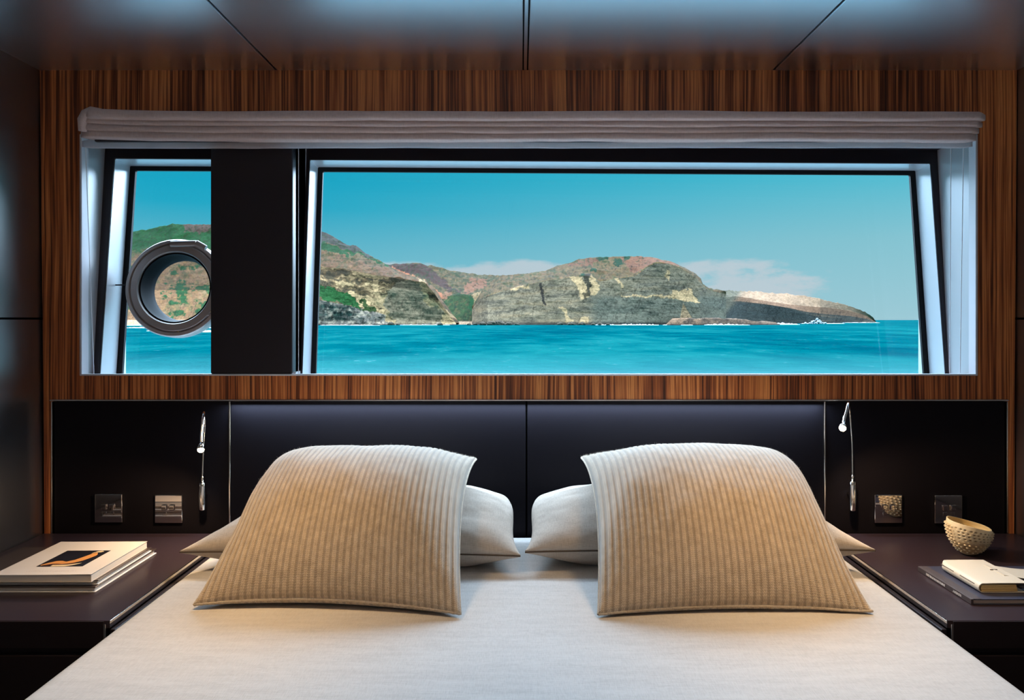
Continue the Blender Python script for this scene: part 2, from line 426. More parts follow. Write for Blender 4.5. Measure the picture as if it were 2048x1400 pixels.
# liner of the deep opening
ln = tag(empty('trim_3', (OX0, YW, OZ0)), kind='structure')
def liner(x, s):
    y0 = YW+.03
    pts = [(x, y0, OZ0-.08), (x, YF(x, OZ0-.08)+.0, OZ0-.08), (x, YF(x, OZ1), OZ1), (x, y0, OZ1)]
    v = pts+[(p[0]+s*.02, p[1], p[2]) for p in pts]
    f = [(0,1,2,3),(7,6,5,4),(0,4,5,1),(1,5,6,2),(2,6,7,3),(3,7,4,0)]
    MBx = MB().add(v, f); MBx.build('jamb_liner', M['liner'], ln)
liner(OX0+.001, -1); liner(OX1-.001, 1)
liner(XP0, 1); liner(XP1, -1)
hd = MB()
def sheet(z, dz, x0, x1):
    v = [(x0, YW+.03, z), (x1, YW+.03, z), (x1, YF(x1, z)+.02, z), (x0, YF(x0, z)+.02, z)]
    v += [(p[0], p[1], p[2]+dz) for p in v]
    return v, [(3,2,1,0),(4,5,6,7),(0,1,5,4),(1,2,6,5),(2,3,7,6),(3,0,4,7)]
MB().add(*sheet(OZ1, .03, OX0-.02, OX1+.02)).build('header_liner', M['lacquer'], ln)
MB().add(*sheet(OZ0-.068, .03, OX0-.02, OX1+.02)).build('sill_liner', M['pale_trim'], ln)
# outer skin around the frames so no light leaks past them
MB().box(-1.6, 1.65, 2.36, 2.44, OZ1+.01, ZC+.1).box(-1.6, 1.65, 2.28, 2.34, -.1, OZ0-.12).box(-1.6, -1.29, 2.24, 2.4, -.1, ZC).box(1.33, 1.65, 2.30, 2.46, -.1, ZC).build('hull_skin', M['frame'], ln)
# pillar between the windows
pil = tag(MB().bbox(XP0, XP1, YW-.001, YW+.13, OZ0+.003, OZ1, .004, 2).build('trim_4', M['lacquer']), kind='structure')

# ------------------------------------------------------------------ headboard
hb = empty('headboard', (0, YW, .55), 'dark panelled headboard below the striped wood with thin metal strips between panels', 'headboard')
hx = [(104-VX)/700, (458-VX)/700, (1053-VX)/700, (1651-VX)/700, (2014-VX)/700]
for i in range(4):
    MB().bbox(hx[i]+.0025, hx[i+1]-.0025, YW+.006, YW+.022, .45, ZWB-.005, .002, 2).build('panel', M['panel'], hb)
for i in (1, 3):
    tag(MB().bbox(hx[i]-.0022, hx[i]+.0022, YW+.003, YW+.02, .45, ZWB-.006, .0008, 1).build('divider_strip', M['brass_trim'], hb), 'shiny metal strip')
for x in (hx[0]-.001, hx[4]+.001):
    tag(MB().bbox(x-.0015, x+.0015, YW-.001, YW+.02, .45, ZWB-.006, .0006, 1).build('edge_strip', M['brass_trim'], hb), 'thin shiny metal edge')

# ------------------------------------------------------------------ bed
BT = E-.618
BX0, BX1 = -.8200, .8445
bed = empty('bed', (0, 1.1, 0), 'double bed with a smooth pale linen cover in the middle of the cabin', 'bed')
MB().bbox(BX0+.05, BX1-.05, -.05, 2.08, .0, .25, .01).build('bed_base', M['standbody'], bed)
MB().bbox(BX0+.012, BX1-.012, -.02, 2.085, .25, BT-.012, .04, 4).build('mattress', M['mattress'], bed)
nx, ny = 180, 200
xs = np.linspace(0, 1, nx); ys = np.linspace(-.03, 2.088, ny)
V = []; 
hang = .24
tot = (BX1-BX0)+2*hang; rr = .018
for y in ys:
    for s_ in xs:
        d = s_*tot
        arc = rr*math.pi/2
        # profile: down left side, round, across the top, round, down right
        if d < hang-arc/2: x, z = BX0, BT-rr-(hang-arc/2-d)
        elif d < hang+arc/2:
            a = (d-(hang-arc/2))/rr; x, z = BX0+rr-rr*math.cos(a), BT-rr+rr*math.sin(a)
        elif d < tot-hang-arc/2:
            q = (d-hang-arc/2)/(tot-2*hang-arc); x, z = BX0+rr+q*(BX1-BX0-2*rr), BT
        elif d < tot-hang+arc/2:
            a = (d-(tot-hang-arc/2))/rr; x, z = BX1-rr+rr*math.sin(a), BT-rr+rr*math.cos(a)
        else: x, z = BX1, BT-rr-(d-(tot-hang+arc/2))
        V.append((x, y, z))
V = np.array(V)
topm = (V[:, 2] > BT-.001)
wr_ = fbm(V[:, 0]*2.2, V[:, 1]*9, V[:, 0]*0, 4, 3)*.0016+fbm(V[:, 0]*8, V[:, 1]*3, V[:, 0]*0, 3, 9)*.0008
V[:, 2] += np.where(topm, wr_-.001, 0)
Fq = [(j*nx+i, j*nx+i+1, (j+1)*nx+i+1, (j+1)*nx+i) for j in range(ny-1) for i in range(nx-1)]
mk('bed_cover', V, Fq, M['bed'], bed, smooth=True)

# ------------------------------------------------------------------ pillows and cushions
def cushion_mesh(c, T, Tb, pinch, ribs=0, nu=120, nv=90, up=(0,-.5,.85), rnd=(0,0,0,0), arch=0.0, floor_z=None, power=.5, rib_amp=.0022, seed=1, wr=.002, flat=2.0):
    """c: four corners front-left, front-right, back-right, back-left.  returns top+bottom sheets"""
    c = [np.array(q, float) for q in c]
    n = np.cross(c[1]-c[0], c[3]-c[0]); n /= np.linalg.norm(n)
    if n[2] < 0: n = -n
    U, Vv = np.meshgrid(np.linspace(-1, 1, nu), np.linspace(-1, 1, nv))
    # tighter spacing at the borders
    U = np.sin(U*math.pi/2)*.45+U*.55; Vv = np.sin(Vv*math.pi/2)*.45+Vv*.55
    wl_ = (1-U)/2; wr2 = (1+U)/2; wf = (1-Vv)/2; wk = (1+Vv)/2
    R = rnd[0]*wl_*wf+rnd[1]*wr2*wf+rnd[2]*wr2*wk+rnd[3]*wl_*wk
    u2 = U*np.sqrt(np.clip(1-R*Vv**2/2, 0, 1)); v2 = Vv*np.sqrt(np.clip(1-R*U**2/2, 0, 1))
    # edges drawn in between the corners (l, r, f, b)
    pl, pr, pf, pb = pinch
    du = np.where(u2 < 0, pl, pr)*np.abs(u2)**1.5*(1-v2**2)
    dv = np.where(v2 < 0, pf, pb)*np.abs(v2)**1.5*(1-u2**2)
    u3 = u2-np.sign(u2)*du; v3 = v2-np.sign(v2)*dv
    a = (1-u3)/2; b = (1+u3)/2; f_ = (1-v3)/2; k_ = (1+v3)/2
    mid = (c[0][None, None]*(a*f_)[..., None]+c[1][None, None]*(b*f_)[..., None]+c[2][None, None]*(b*k_)[..., None]+c[3][None, None]*(a*k_)[..., None])
    mid = mid+n*(arch*(1-v2**2)*(1+.35*v2)*(1-.1*u2**2))[..., None]
    h = (np.clip(1-np.abs(U)**flat, 0, 1)**power)*(np.clip(1-Vv**2, 0, 1)**power)
    wrk = fbm(U*3+seed, Vv*2.5, U*0+seed, 3, seed)*wr*np.clip(h*3, 0, 1)
    dist = np.clip(np.minimum(1-np.abs(U), 1-np.abs(Vv))*14, 0, 1)
    ru = (U+1)/2*ribs
    rib = 0
    if ribs:
        ph = np.abs((ru % 1)-.5)
        rib = np.clip((.36-ph)/.14, 0, 1); rib = rib*rib*(3-2*rib)*rib_amp
    edge = .0035
    top = mid+n*(edge+T*h+wrk+rib)[..., None]
    bot = mid-n*(edge+Tb*h)[..., None]
    if floor_z is not None:
        for A in (top, bot): A[..., 2] = np.maximum(A[..., 2], floor_z+.0015)
    N = nu*nv
    verts = np.concatenate([top.reshape(-1, 3), bot.reshape(-1, 3)])
    idx = np.arange(N).reshape(nv, nu)
    q = np.stack([idx[:-1, :-1], idx[:-1, 1:], idx[1:, 1:], idx[1:, :-1]], -1).reshape(-1, 4)
    faces = q.tolist()+(q[:, ::-1]+N).tolist()
    bd = list(idx[0, :])+list(idx[1:, -1])+list(idx[-1, -2::-1])+list(idx[-2:0:-1, 0])
    for i in range(len(bd)):
        p_, q_ = int(bd[i]), int(bd[(i+1) % len(bd)])
        faces.append((p_, p_+N, q_+N, q_))
    uv = np.concatenate([np.stack([ru, (Vv+1)/2*150], -1).reshape(-1, 2)]*2)
    border = [(top.reshape(-1, 3)[i]+bot.reshape(-1, 3)[i])/2 for i in bd]
    return verts, faces, uv, border, n, top
def put_uv(o, uv):
    me = o.data; l = me.uv_layers.new(name='UVMap')
    vi = np.empty(len(me.loops), dtype=np.int32); me.loops.foreach_get('vertex_index', vi)
    l.data.foreach_set('uv', uv[vi].astype(np.float32).ravel())

def add_pillow(corners, label, seed, pinch):
    base = ((corners[0][0]+corners[1][0])/2, 1.93, BT)
    p = empty('pillow', base, label, 'pillow', 'linen pillows against the headboard')
    vs, fs, uv, bd, n, top = cushion_mesh(corners, .082, .13, pinch, nu=110, nv=80, rnd=(0,0,.5,.5), floor_z=BT+.001, power=.55, seed=seed, wr=.006)
    vs[:, 1] = np.minimum(vs[:, 1], YW+.003)
    pc_ = mk('pillowcase', vs, fs, M['pillow'], p, smooth=True)
    pts = [Vector(q)+Vector((0, -.002, 0)) for q in bd[:110]]
    tag(MB().tube(pts, .0017, 6).build('seam', M['seam'], pc_, smooth=True), 'dark sewn seam')
    return p
lp = [P(360,1104,1.80), P(1041,1112,1.79), P(1040,985,2.07), P(585,985,2.07)]
add_pillow(lp, 'beige linen pillow on the left, behind the cushion nearer the books', 2, (.02,.05,.05,-.02))
rp = [P(1050,1104,1.80), P(1750,1101,1.80), P(1530,985,2.07), P(1048,985,2.07)]
add_pillow(rp, 'beige linen pillow on the right, behind the cushion nearer the white bowl', 5, (.05,.02,.05,-.02))

def add_cushion(corners, rnd, pinch, label, seed):
    base = (sum(c[0] for c in corners)/4, 1.6, BT)
    p = empty('ribbed_cushion', base, label, 'cushion', 'ribbed knit cushions on the bed')
    ribs = 38
    vs, fs, uv, bd, n, top = cushion_mesh(corners, .095, .10, pinch, ribs=ribs, nu=ribs*8+1, nv=130, rnd=rnd, arch=.055, floor_z=BT+.001, power=.62, flat=3.2, seed=seed, wr=.006)
    o = mk('knit_cover', vs, fs, M['knit'], p, smooth=True); put_uv(o, uv)
    # border hem
    pts = [Vector(q) for q in bd]+[Vector(bd[0])]
    pts = pts[::2]
    for q in pts: q.z = max(q.z, BT+.006)
    MB().tube(pts, .0032, 8, cap=False).build('edge_binding', M['knit_edge'], o, smooth=True)
    # wool fuzz standing off the surface
    T_ = top.reshape(-1, 3); nv_, nu_ = top.shape[:2]
    rng = np.random.RandomState(seed)
    V = []; Fc = []
    for k in range(7000):
        j = rng.randint(nv_-1) if k % 3 else nv_-1-rng.randint(12); i = rng.randint(nu_-1)
        a = top[j, i]; e1 = top[j, min(i+1, nu_-1)]-a; e2 = top[min(j+1, nv_-1), i]-a
        if k % 3 == 0 and j >= nv_-1: e2 = a-top[j-1, i]
        nn = np.cross(e1, e2); L = np.linalg.norm(nn)
        if L < 1e-12: continue
        nn = nn/L
        dirv = nn*.7+rng.normal(0, .5, 3); dirv /= np.linalg.norm(dirv)
        ln_ = rng.uniform(.002, .006); sd_ = np.cross(dirv, rng.normal(0, 1, 3)); sd_ = sd_/np.linalg.norm(sd_)*.00011
        b = len(V); bend = rng.normal(0, .0012, 3)
        m_ = a+dirv*ln_*.55; t_ = a+dirv*ln_+bend
        V += [tuple(a-sd_), tuple(a+sd_), tuple(m_+sd_*.8), tuple(m_-sd_*.8), tuple(t_)]
        Fc += [(b, b+1, b+2, b+3), (b+3, b+2, b+4)]
    V = [(x, y, max(z, BT+.003)) for x, y, z in V]
    tag(mk('fuzz', V, Fc, M['fuzz'], o), kind='stuff')
    return p
M['knit_edge'] = linen('knit_edge', rgb(212,198,180), rgb(166,150,132), bs=.6)
BL = P(388,1210,1.573); BR = P(924,1232,1.524); TR = P(954,918,2.02); TL = P(560,914,2.04)
add_cushion([BL, BR, TR, TL], (0,.05,.03,.35), (.10,.07,.11,.015), 'left ribbed beige knit cushion leaning on the pillow beside the books', 3)
BL = P(1193,1233,1.524); BR = P(1744,1226,1.545); TR = P(1575,911,2.04); TL = P(1161,915,2.02)
add_cushion([BL, BR, TR, TL], (.05,0,.35,.03), (.07,.10,.085,.015), 'right ribbed beige knit cushion leaning on the pillow beside the white bowl', 8)

# ------------------------------------------------------------------ nightstands
NT_Z = E-.609
YN = 1.489
def nightstand(side):
    if side < 0: x0, x1, lab = -1.362, -.833, 'dark bedside cabinet on the left, carrying the stack of books'
    else: x0, x1, lab = .863, 1.408, 'dark bedside cabinet on the right, carrying the white bowl and notebooks'
    p = empty('nightstand', ((x0+x1)/2, 1.8, 0), lab, 'nightstand', 'bedside cabinets')
    MB().bbox(x0, x1, YN, YW-.003, NT_Z-.016, NT_Z, .0015, 2).build('top', M['stand'], p)
    inner = x1 if side < 0 else x0
    s = -1 if side < 0 else 1
    tag(MB().bbox(inner-.0016, inner+.0016, YN-.001, YW-.004, NT_Z-.006, NT_Z+.0006, .0005, 1).build('edge_strip', M['brass_trim'], p), 'thin shiny metal edge')
    MB().bbox(min(x0, x1)+(.0 if side < 0 else .004), max(x0, x1)-(.004 if side < 0 else 0), YN+.012, YW-.003, .05, NT_Z-.016, .001, 1).build('body', M['standbody'], p)
    a = x0 if side < 0 else inner+.012; b = inner-.012 if side < 0 else x1
    d1 = MB().bbox(a, b, YN-.002, YN+.014, NT_Z-.056, NT_Z-.001, .001, 2).build('drawer_front', M['standbody'], p)
    d2 = MB().bbox(a, b, YN-.002, YN+.014, .06, NT_Z-.070, .0015, 2).build('drawer_front', M['standbody'], p)
    # side board with a metal corner
    si = inner+.006*(-s) if False else inner
    xs_ = sorted((inner-s*.0, inner-s*.011))
    MB().bbox(xs_[0], xs_[1], YN, YW-.004, .05, NT_Z-.018, .001, 1).build('side_board', M['lacquer'], p)
    xc = inner+s*.009
    tag(MB().bbox(xc-.0025, xc+.0025, YN-.004, YN+.004, .06, NT_Z-.006, .0008, 1).build('corner_strip', M['brass_trim'], p), 'shiny metal corner')
    MB().box(x0+.02, x1-.02, YN+.05, YW-.004, 0, .05).build('plinth', M['black'], p)
    return p
nightstand(-1); nightstand(1)

# ------------------------------------------------------------------ roman blind
bl = empty('roman_blind', (0, YW, E+.55), 'mauve linen roman blind drawn up in folds across the top of the window', 'blind')
def fold(name, px0, px1, y0, y1, d, thick, m, seed, left_rise=0.0):
    n = 260; prof = 14
    X = np.linspace(0, 1, n); V = []; Fc = []
    for i, t in enumerate(X):
        px = px0+(px1-px0)*t
        wob = float(fbm(np.array([t*9]), np.array([seed*3.1]), np.array([0.]), 3, seed)[0])
        wob2 = float(fbm(np.array([t*9+50]), np.array([seed*3.1]), np.array([0.]), 3, seed)[0])
        rise = -left_rise*math.exp(-t*14)
        ca = P(px, y0+rise+wob*2.2, d); cb = P(px, y1+rise*.8+wob2*2.2, d)
        zc = (ca.z+cb.z)/2; hh = (ca.z-cb.z)/2
        endt = min(1, min(t, 1-t)*n/3.0+.12)
        for k in range(prof):
            a = 2*math.pi*k/prof
            cy = math.cos(a); sy = math.sin(a)
            yy = d+thick*(-abs(cy)**.7*(1 if cy > 0 else -1))*endt
            V.append((ca.x, yy+wob*.003, zc+hh*1.06*math.copysign(abs(sy)**.6, sy)*(.6+.4*endt)))
    for i in range(n-1):
        for k in range(prof): Fc.append((i*prof+k, i*prof+(k+1) % prof, (i+1)*prof+(k+1) % prof, (i+1)*prof+k))
    Fc += [tuple(range(prof)), tuple(range((n-1)*prof, n*prof))]
    return MB().add(V, Fc).build(name, m, bl, smooth=True)
fold('fold', 168, 1970, 226, 245, 2.035, .030, M['blind'], 1, 6)
fold('fold', 163, 1963, 244, 257, 2.047, .026, M['blind'], 2, 9)
fold('fold', 162, 1957, 255, 269, 2.053, .024, M['blind'], 3, 8)
fold('fold', 162, 1952, 267, 283, 2.059, .022, M['blind'], 4, 7)
tag(fold('hem', 164, 1945, 279, 296, 2.075, .007, M['hem'], 5, 0), 'bottom hem with backlight put into its colour')
MB().bbox(OX0+.06, OX1-.06, 2.06, 2.095, E+.50, E+.57, .004).build('head_rail', M['lacquer'], bl)
# curled end of the top fold
MB().tube([P(166,262,2.04), P(166,240,2.03), P(172,226,2.02), P(182,221,2.02), P(200,226,2.015), P(225,232,2.015)], [.012,.014,.012,.011,.013,.006], 12).build('curled_end', M['blind'], bl, smooth=True)
for a, b in (((171,290,2.10),(188,756,2.14)), ((597,290,2.13),(597,756,2.13)), ((1902,290,2.125),(1899,756,2.14)), ((1927,290,2.10),(1920,756,2.115))):
    MB().tube([P(*a), P(*b)], .0011, 6).build('cord', M['cord'], bl)

# ------------------------------------------------------------------ porthole on the left window
pc = P(355, 577, 2.255)
ax = Vector((.0285, -1, .092)).normalized()
ph = empty('porthole', pc, 'round dark metal porthole ring set in the left window pane', 'porthole')
MB().lathe(pc, [(.151,-.02),(.151,.012),(.147,.019),(.138,.021),(.135,.017),(.131,.022),(.112,.024),(.109,.019),(.109,-.02)], ax, 96, True).build('outer_ring', M['porthole'], ph, smooth=False)
MB().lathe(pc, [(.1085,-.055),(.1085,.015),(.104,.016),(.101,-.006),(.095,-.03),(.0945,-.055)], ax, 96, True).build('inner_ring', M['porthole_in'], ph)
for o in ph.children: auto(o, 30)
MB().lathe(pc, [(.0975,-.042),(.0962,-.040),(.0952,-.043),(.097,-.046)], ax, 96, True).build('bright_rim', M['porthole'], ph, smooth=True)
u_ = ax.orthogonal().normalized(); w__ = ax.cross(u_)
nseg = 64
mk('pane', [pc-ax*.05+(u_*math.cos(2*math.pi*k/nseg)+w__*math.sin(2*math.pi*k/nseg))*.0955 for k in range(nseg)], [tuple(range(nseg))], M['glass'], ph)
hinge = MB().tube([P(342,488,2.235), P(393,487,2.235)], .0095, 12).tube([P(393,487,2.235), P(412,496,2.235)], [.0105, .008], 12)
auto(hinge.build('hinge', M['porthole'], ph))
for q, s_ in (((352,669),1), ((276,617),1), ((418,629),1)):
    c_ = P(q[0], q[1], 2.238)
    la_ = auto(MB().ball(c_, .0085, 12, 8, (1, 1.2, 1)).tube([c_+Vector((.004,-.002,.004)), c_+Vector((.016,-.006,.010))], .004, 10).build('latch', M['porthole'], ph), 50)
    MB().ball(c_+Vector((.012,-.010,.009)), .0042, 10, 6).build('latch_nut', M['brass'], la_, smooth=True)
MB().tube([P(224,570,2.235), P(270,570,2.24)], .0022, 8).build('stay_rod', M['rubber'], ph)

# ------------------------------------------------------------------ reading lamps
def emis(name, col, s):
    m, t, b = mat(name); b.inputs['Emission Color'].default_value = col; b.inputs['Emission Strength'].default_value = s
    b.inputs['Base Color'].default_value = col; return m
M['bulb'] = emis('lamp_light', (1.0, .74, .42, 1), 60)
def lamp(pts, base, label):
    bx, b0, b1 = base
    c0 = P(bx, b1, 2.08); c1 = P(bx, b0, 2.08)
    p = empty('reading_lamp', (c0.x, YW, c0.z), label, 'lamp', 'chrome reading lamps on the headboard')
    hgt = c1.z-c0.z
    prof = [(0,0),(.0078,0),(.0084,.002),(.0094,hgt*.3),(.0096,hgt*.55),(.0082,hgt*.85),(.0084,hgt*.99),(.0070,hgt),(.0034,hgt),(.0032,hgt+.010),(.0040,hgt+.013),(.0032,hgt+.017),(0,hgt+.018)]
    MB().lathe(c0, prof, (0,0,1), 24).build('wall_socket', M['chrome'], p, smooth=True)
    MB().tube([c0+Vector((0,.003,hgt*.5)), c0+Vector((0,.0255,hgt*.5))], .005, 12).build('mount', M['chrome'], p, smooth=True)
    # smooth stem through the points
    Q = [Vector(P(*q)) for q in pts]; path = []
    for i in range(len(Q)-1):
        p0, p1, p2, p3 = Q[max(i-1,0)], Q[i], Q[i+1], Q[min(i+2,len(Q)-1)]
        for k in range(8):
            t = k/8
            path.append(.5*((2*p1)+(-p0+p2)*t+(2*p0-5*p1+4*p2-p3)*t*t+(-p0+3*p1-3*p2+p3)*t**3))
    path.append(Q[-1])
    m = len(path)
    rad = [0.0020+.0026*min(1, max(0, (i/m-.25)/.35)) for i in range(m)]
    MB().tube(path, rad, 12).build('gooseneck', M['chrome'], p, smooth=True)
    tip = Q[-1]; dirv = (Q[-1]-Q[-2]).normalized()
    hd_ = MB().lathe(tip-dirv*.004, [(0,-.006),(.005,-.006),(.0085,.004),(.0095,.014),(.0088,.0142),(.0078,.006)], dirv, 24).build('lamp_head', M['chrome'], p, smooth=True)
    c_ = tip+dirv*.010
    MB().ball(c_, .0085, 16, 10).build('bulb', M['bulb'], hd_, smooth=True)
    rl = light('reading_light', 'SPOT', c_+Vector((0,-.012,-.012)), 5.0, (1.0,.66,.33), shadow_soft_size=.012, spot_size=math.radians(125), spot_blend=.6)
    out = -1 if c0.x < 0 else 1
    rl.rotation_euler = Vector((-.55*out, .12, .8)).to_track_quat('Z', 'Y').to_euler()
    return p
lamp([(405,953,2.08),(407,900,2.085),(410,848,2.083),(408.5,825,2.05),(406,840,2.015),(403,868,1.99),(402,892,1.972)], (405,965,1020), 'left chrome reading lamp with its light on, above the books side of the bed')
lamp([(1705,951,2.08),(1704,890,2.085),(1700,830,2.083),(1697,806,2.05),(1693,822,2.015),(1688,842,1.99),(1686,852,1.972)], (1705,962,1021), 'right chrome reading lamp with its light on, above the bowl side of the bed')

# ------------------------------------------------------------------ switch plates
def plate(cx, cy, kind, label):
    c = P(cx, cy, YW); h = .0395
    p = empty('switch_plate', (c.x, YW+.006, c.z), label, 'switch', 'shiny wall switch plates')
    pl_ = MB().bbox(c.x-h, c.x+h, YW-.001, YW+.008, c.z-h*1.03, c.z+h*1.03, .0022, 3).build('plate', M['nickel'], p)
    for sx in (-.011, .011):
        MB().bbox(c.x+sx-.007, c.x+sx+.007, YW-.006, YW+.002, c.z-.003, c.z+.013, .0018, 3).build('button', M['nickel'], pl_)
    for sx in ((-.011,) if kind == 1 else (-.011, .011)):
        MB().bbox(c.x+sx-.006, c.x+sx+.006, YW-.0025, YW+.002, c.z-.018, c.z-.008, .001, 2).build('port', M['nickel'], pl_)
plate(217, 1017, 2, 'shiny square switch plate left of the other, nearest the left wall')
plate(337, 1018, 1, 'shiny square switch plate just left of the left reading lamp')
plate(1777, 1018, 1, 'shiny square switch plate just right of the right reading lamp')
plate(1897, 1019, 2, 'shiny square switch plate partly behind the white bowl')

# ------------------------------------------------------------------ books on the left
M['paper'] = simple('cream_paper', rgb(242,230,216), .7, spec=.2)
M['cover_white'] = simple('pale_book_cover', rgb(226,214,204), .45, spec=.35)
M['cover_dark'] = simple('dark_book_cover', rgb(66,56,54), .32, spec=.5)
M['board'] = simple('white_book_board', rgb(244,240,240), .5)
M['ink'] = simple('dark_print', rgb(22,20,30), .45)
M['skin'] = simple('orange_print', rgb(222,150,82), .45)
M['skin2'] = simple('pale_print', rgb(236,206,160), .45)
M['rust'] = simple('rust_print', rgb(96,48,34), .45)
M['pinkprint'] = simple('faint_pink_print', rgb(196,172,168), .6)
Zs = NT_Z
def hardback(name, x0, x1, y0, y1, z0, th, cm, bm_, label):
    p = empty(name, ((x0+x1)/2, (y0+y1)/2, z0), label, 'book', 'stacked books on the left cabinet')
    t = .0022
    MB().bbox(x0, x1, y0, y1, z0, z0+t, .0007, 1).build('board', bm_, p)
    MB().bbox(x0+.003, x1-.004, y0+.004, y1-.004, z0+t, z0+th-t, .0004, 1).build('pages', M['paper'] if bm_ is M['board'] else M['ink'], p)
    MB().bbox(x0, x1, y0, y1, z0+th-t, z0+th, .0007, 1).build('cover', cm, p)
    MB().bbox(x0-.002, x0+.002, y0, y1, z0+.0005, z0+th-.0005, .0007, 1).build('spine', cm, p)
    return p
hardback('book', -1.30, -.951, 1.642, 1.918, Zs, .0125, M['cover_dark'], M['board'], 'large dark covered book with white edges at the bottom of the stack')
hardback('book', -1.285, -.952, 1.655, 1.895, Zs+.0127, .0105, M['cover_dark'], M['board'], 'thin dark covered book in the middle of the stack')
x0, x1, y0, y1, z0, th = -1.183, -.9605, 1.643, 1.890, Zs+.0234, .0155
tb = empty('book', ((x0+x1)/2, (y0+y1)/2, z0), 'cream paperback with a dark picture on its cover on top of the stack', 'book', 'stacked books on the left cabinet')
MB().bbox(x0+.001, x1-.001, y0+.001, y1-.001, z0+.0004, z0+th-.0006, .0005, 1).build('pages', M['paper'], tb)
MB().bbox(x0, x1, y0, y1, z0, z0+.0005, .0002, 1).build('back_cover', M['cover_white'], tb)
# slightly lifting front cover
n = 24; V = []; Fc = []
for i in range(n):
    t = i/(n-1); x = x0+(x1-x0)*t; lift = .0018*t*t
    for (y, dz) in ((y0, 0), (y1, 0), (y1, .0006), (y0, .0006)): V.append((x, y, z0+th-.0006+lift*(1 if y == y0 else .6)+dz))
for i in range(n-1):
    for k in range(4): Fc.append((i*4+k, i*4+(k+1) % 4, i*4+4+(k+1) % 4, i*4+4+k))
Fc += [(0,1,2,3), ((n-1)*4+3, (n-1)*4+2, (n-1)*4+1, (n-1)*4)]
cov = MB().add(V, Fc).build('front_cover', M['cover_white'], tb)
def zc(x, y):
    t = (x-x0)/(x1-x0); w = (y1-y)/(y1-y0)
    return z0+th+.0018*t*t*(.6+.4*w)
def print_poly(name, pts, m, lift, sub=10):
    # flat printed shape on the cover: pts in (x,y) as fractions of the picture
    V = []; Fc = []
    vv = [(px, py, zc(px, py)+lift) for px, py in pts]
    return mk(name, vv, [tuple(range(len(vv)))], m, tb)
def onz(px, py):
    zz = z0+th+.0008
    d = (zz-E)*F/(VY-py); return ((px-VX)/F*d, d)
A = [onz(72,1133), onz(166,1133), onz(221,1101), onz(135,1101)]
ax0 = (A[0][0]+A[3][0])/2; ax1 = (A[1][0]+A[2][0])/2; ay0 = (A[0][1]+A[1][1])/2; ay1 = (A[2][1]+A[3][1])/2
def strip_poly(name, top, bot, m, lift):
    V = []; Fc = []
    for (a, b) in zip(top, bot):
        for q in (a, b):
            x, y = ax0+q[0]*(ax1-ax0), ay0+q[1]*(ay1-ay0); V.append((x, y, zc(x, y)+lift))
    for i in range(len(top)-1): Fc.append((2*i, 2*i+1, 2*i+3, 2*i+2))
    return MB().add(V, Fc).build(name, m, tb)
g = np.linspace(0, 1, 12)
strip_poly('cover_picture', [(t, 1) for t in g], [(t, 0) for t in g], M['ink'], .0004)
# reclining warm shape
strip_poly('picture_shape', [(.04,.10),(.12,.22),(.22,.33),(.34,.34),(.46,.28),(.58,.40),(.66,.62),(.72,.80),(.80,.84),(.86,.74)],
           [(.06,.04),(.14,.10),(.24,.16),(.36,.16),(.48,.14),(.60,.18),(.70,.24),(.78,.34),(.84,.50),(.88,.66)], M['skin'], .0007)
strip_poly('picture_shape', [(.30,.09),(.44,.09),(.60,.10),(.74,.16),(.86,.20)], [(.30,.0),(.46,.0),(.62,.0),(.74,.06),(.82,.14)], M['skin2'], .0008)
strip_poly('picture_shape', [(.16,.09),(.30,.15),(.44,.13),(.58,.17),(.70,.22)], [(.16,.02),(.30,.10),(.44,.10),(.58,.13),(.72,.18)], M['rust'], .0009)
strip_poly('picture_shape', [(.70,.84),(.74,.93),(.82,.97),(.90,.92)], [(.68,.78),(.74,.84),(.80,.86),(.86,.86)], M['skin2'], .0009)
# faint line of tiny letters
lt = MB(); rng = random.Random(4)
q0 = onz(52,1143); q1 = onz(152,1143); q2 = onz(60,1138)
k = 0; x = q0[0]
while x < q1[0]:
    hgt = rng.choice((.005, .005, .0075)); yb = q0[1]
    z_ = zc(x, yb)+.0004
    w = .0006
    lt.add([(x, yb, z_), (x+w, yb, z_), (x+w, yb+hgt, z_), (x, yb+hgt, z_)], [(0,1,2,3)])
    if rng.random() < .6: lt.add([(x, yb, z_), (x+.003, yb, z_), (x+.003, yb+w, z_), (x, yb+w, z_)], [(0,1,2,3)])
    if rng.random() < .5: lt.add([(x, yb+hgt-w, z_), (x+.003, yb+hgt-w, z_), (x+.003, yb+hgt, z_), (x, yb+hgt, z_)], [(0,1,2,3)])
    x += rng.choice((.0045, .0052, .0062))
tag(lt.build('lettering', M['pinkprint'], tb), kind='stuff')

# ------------------------------------------------------------------ notebooks and bowl on the right
M['blue_cover'] = simple('dark_blue_cover', rgb(62,64,82), .38, spec=.45)
M['spine'] = simple('brown_grey_spine', rgb(74,64,66), .5)
M['pages_pink'] = simple('pale_pages', rgb(242,214,192), .7)
M['cream'] = simple('cream_leather', rgb(226,214,194), .5, spec=.3, bump=.1, bscale=500)
M['kraft'] = simple('yellow_pages', rgb(244,206,138), .7)
M['stitch'] = simple('dark_stitch', rgb(70,56,46), .7)
db = empty('book', (1.13, 1.675, Zs), 'dark blue hardback book lying under the cream notebook', 'book')
X0, X1, Y0, Y1 = .963, 1.31, 1.571, 1.782
MB().bbox(X0, X1, Y0, Y1, Zs, Zs+.002, .0006, 1).build('back_cover', M['blue_cover'], db)
MB().bbox(X0+.004, X1-.003, Y0+.003, Y1-.003, Zs+.002, Zs+.0100, .0004, 1).build('pages', M['pages_pink'], db)
MB().bbox(X0+.006, X1, Y0, Y1, Zs+.0100, Zs+.0122, .0006, 1).build('front_cover', M['blue_cover'], db)
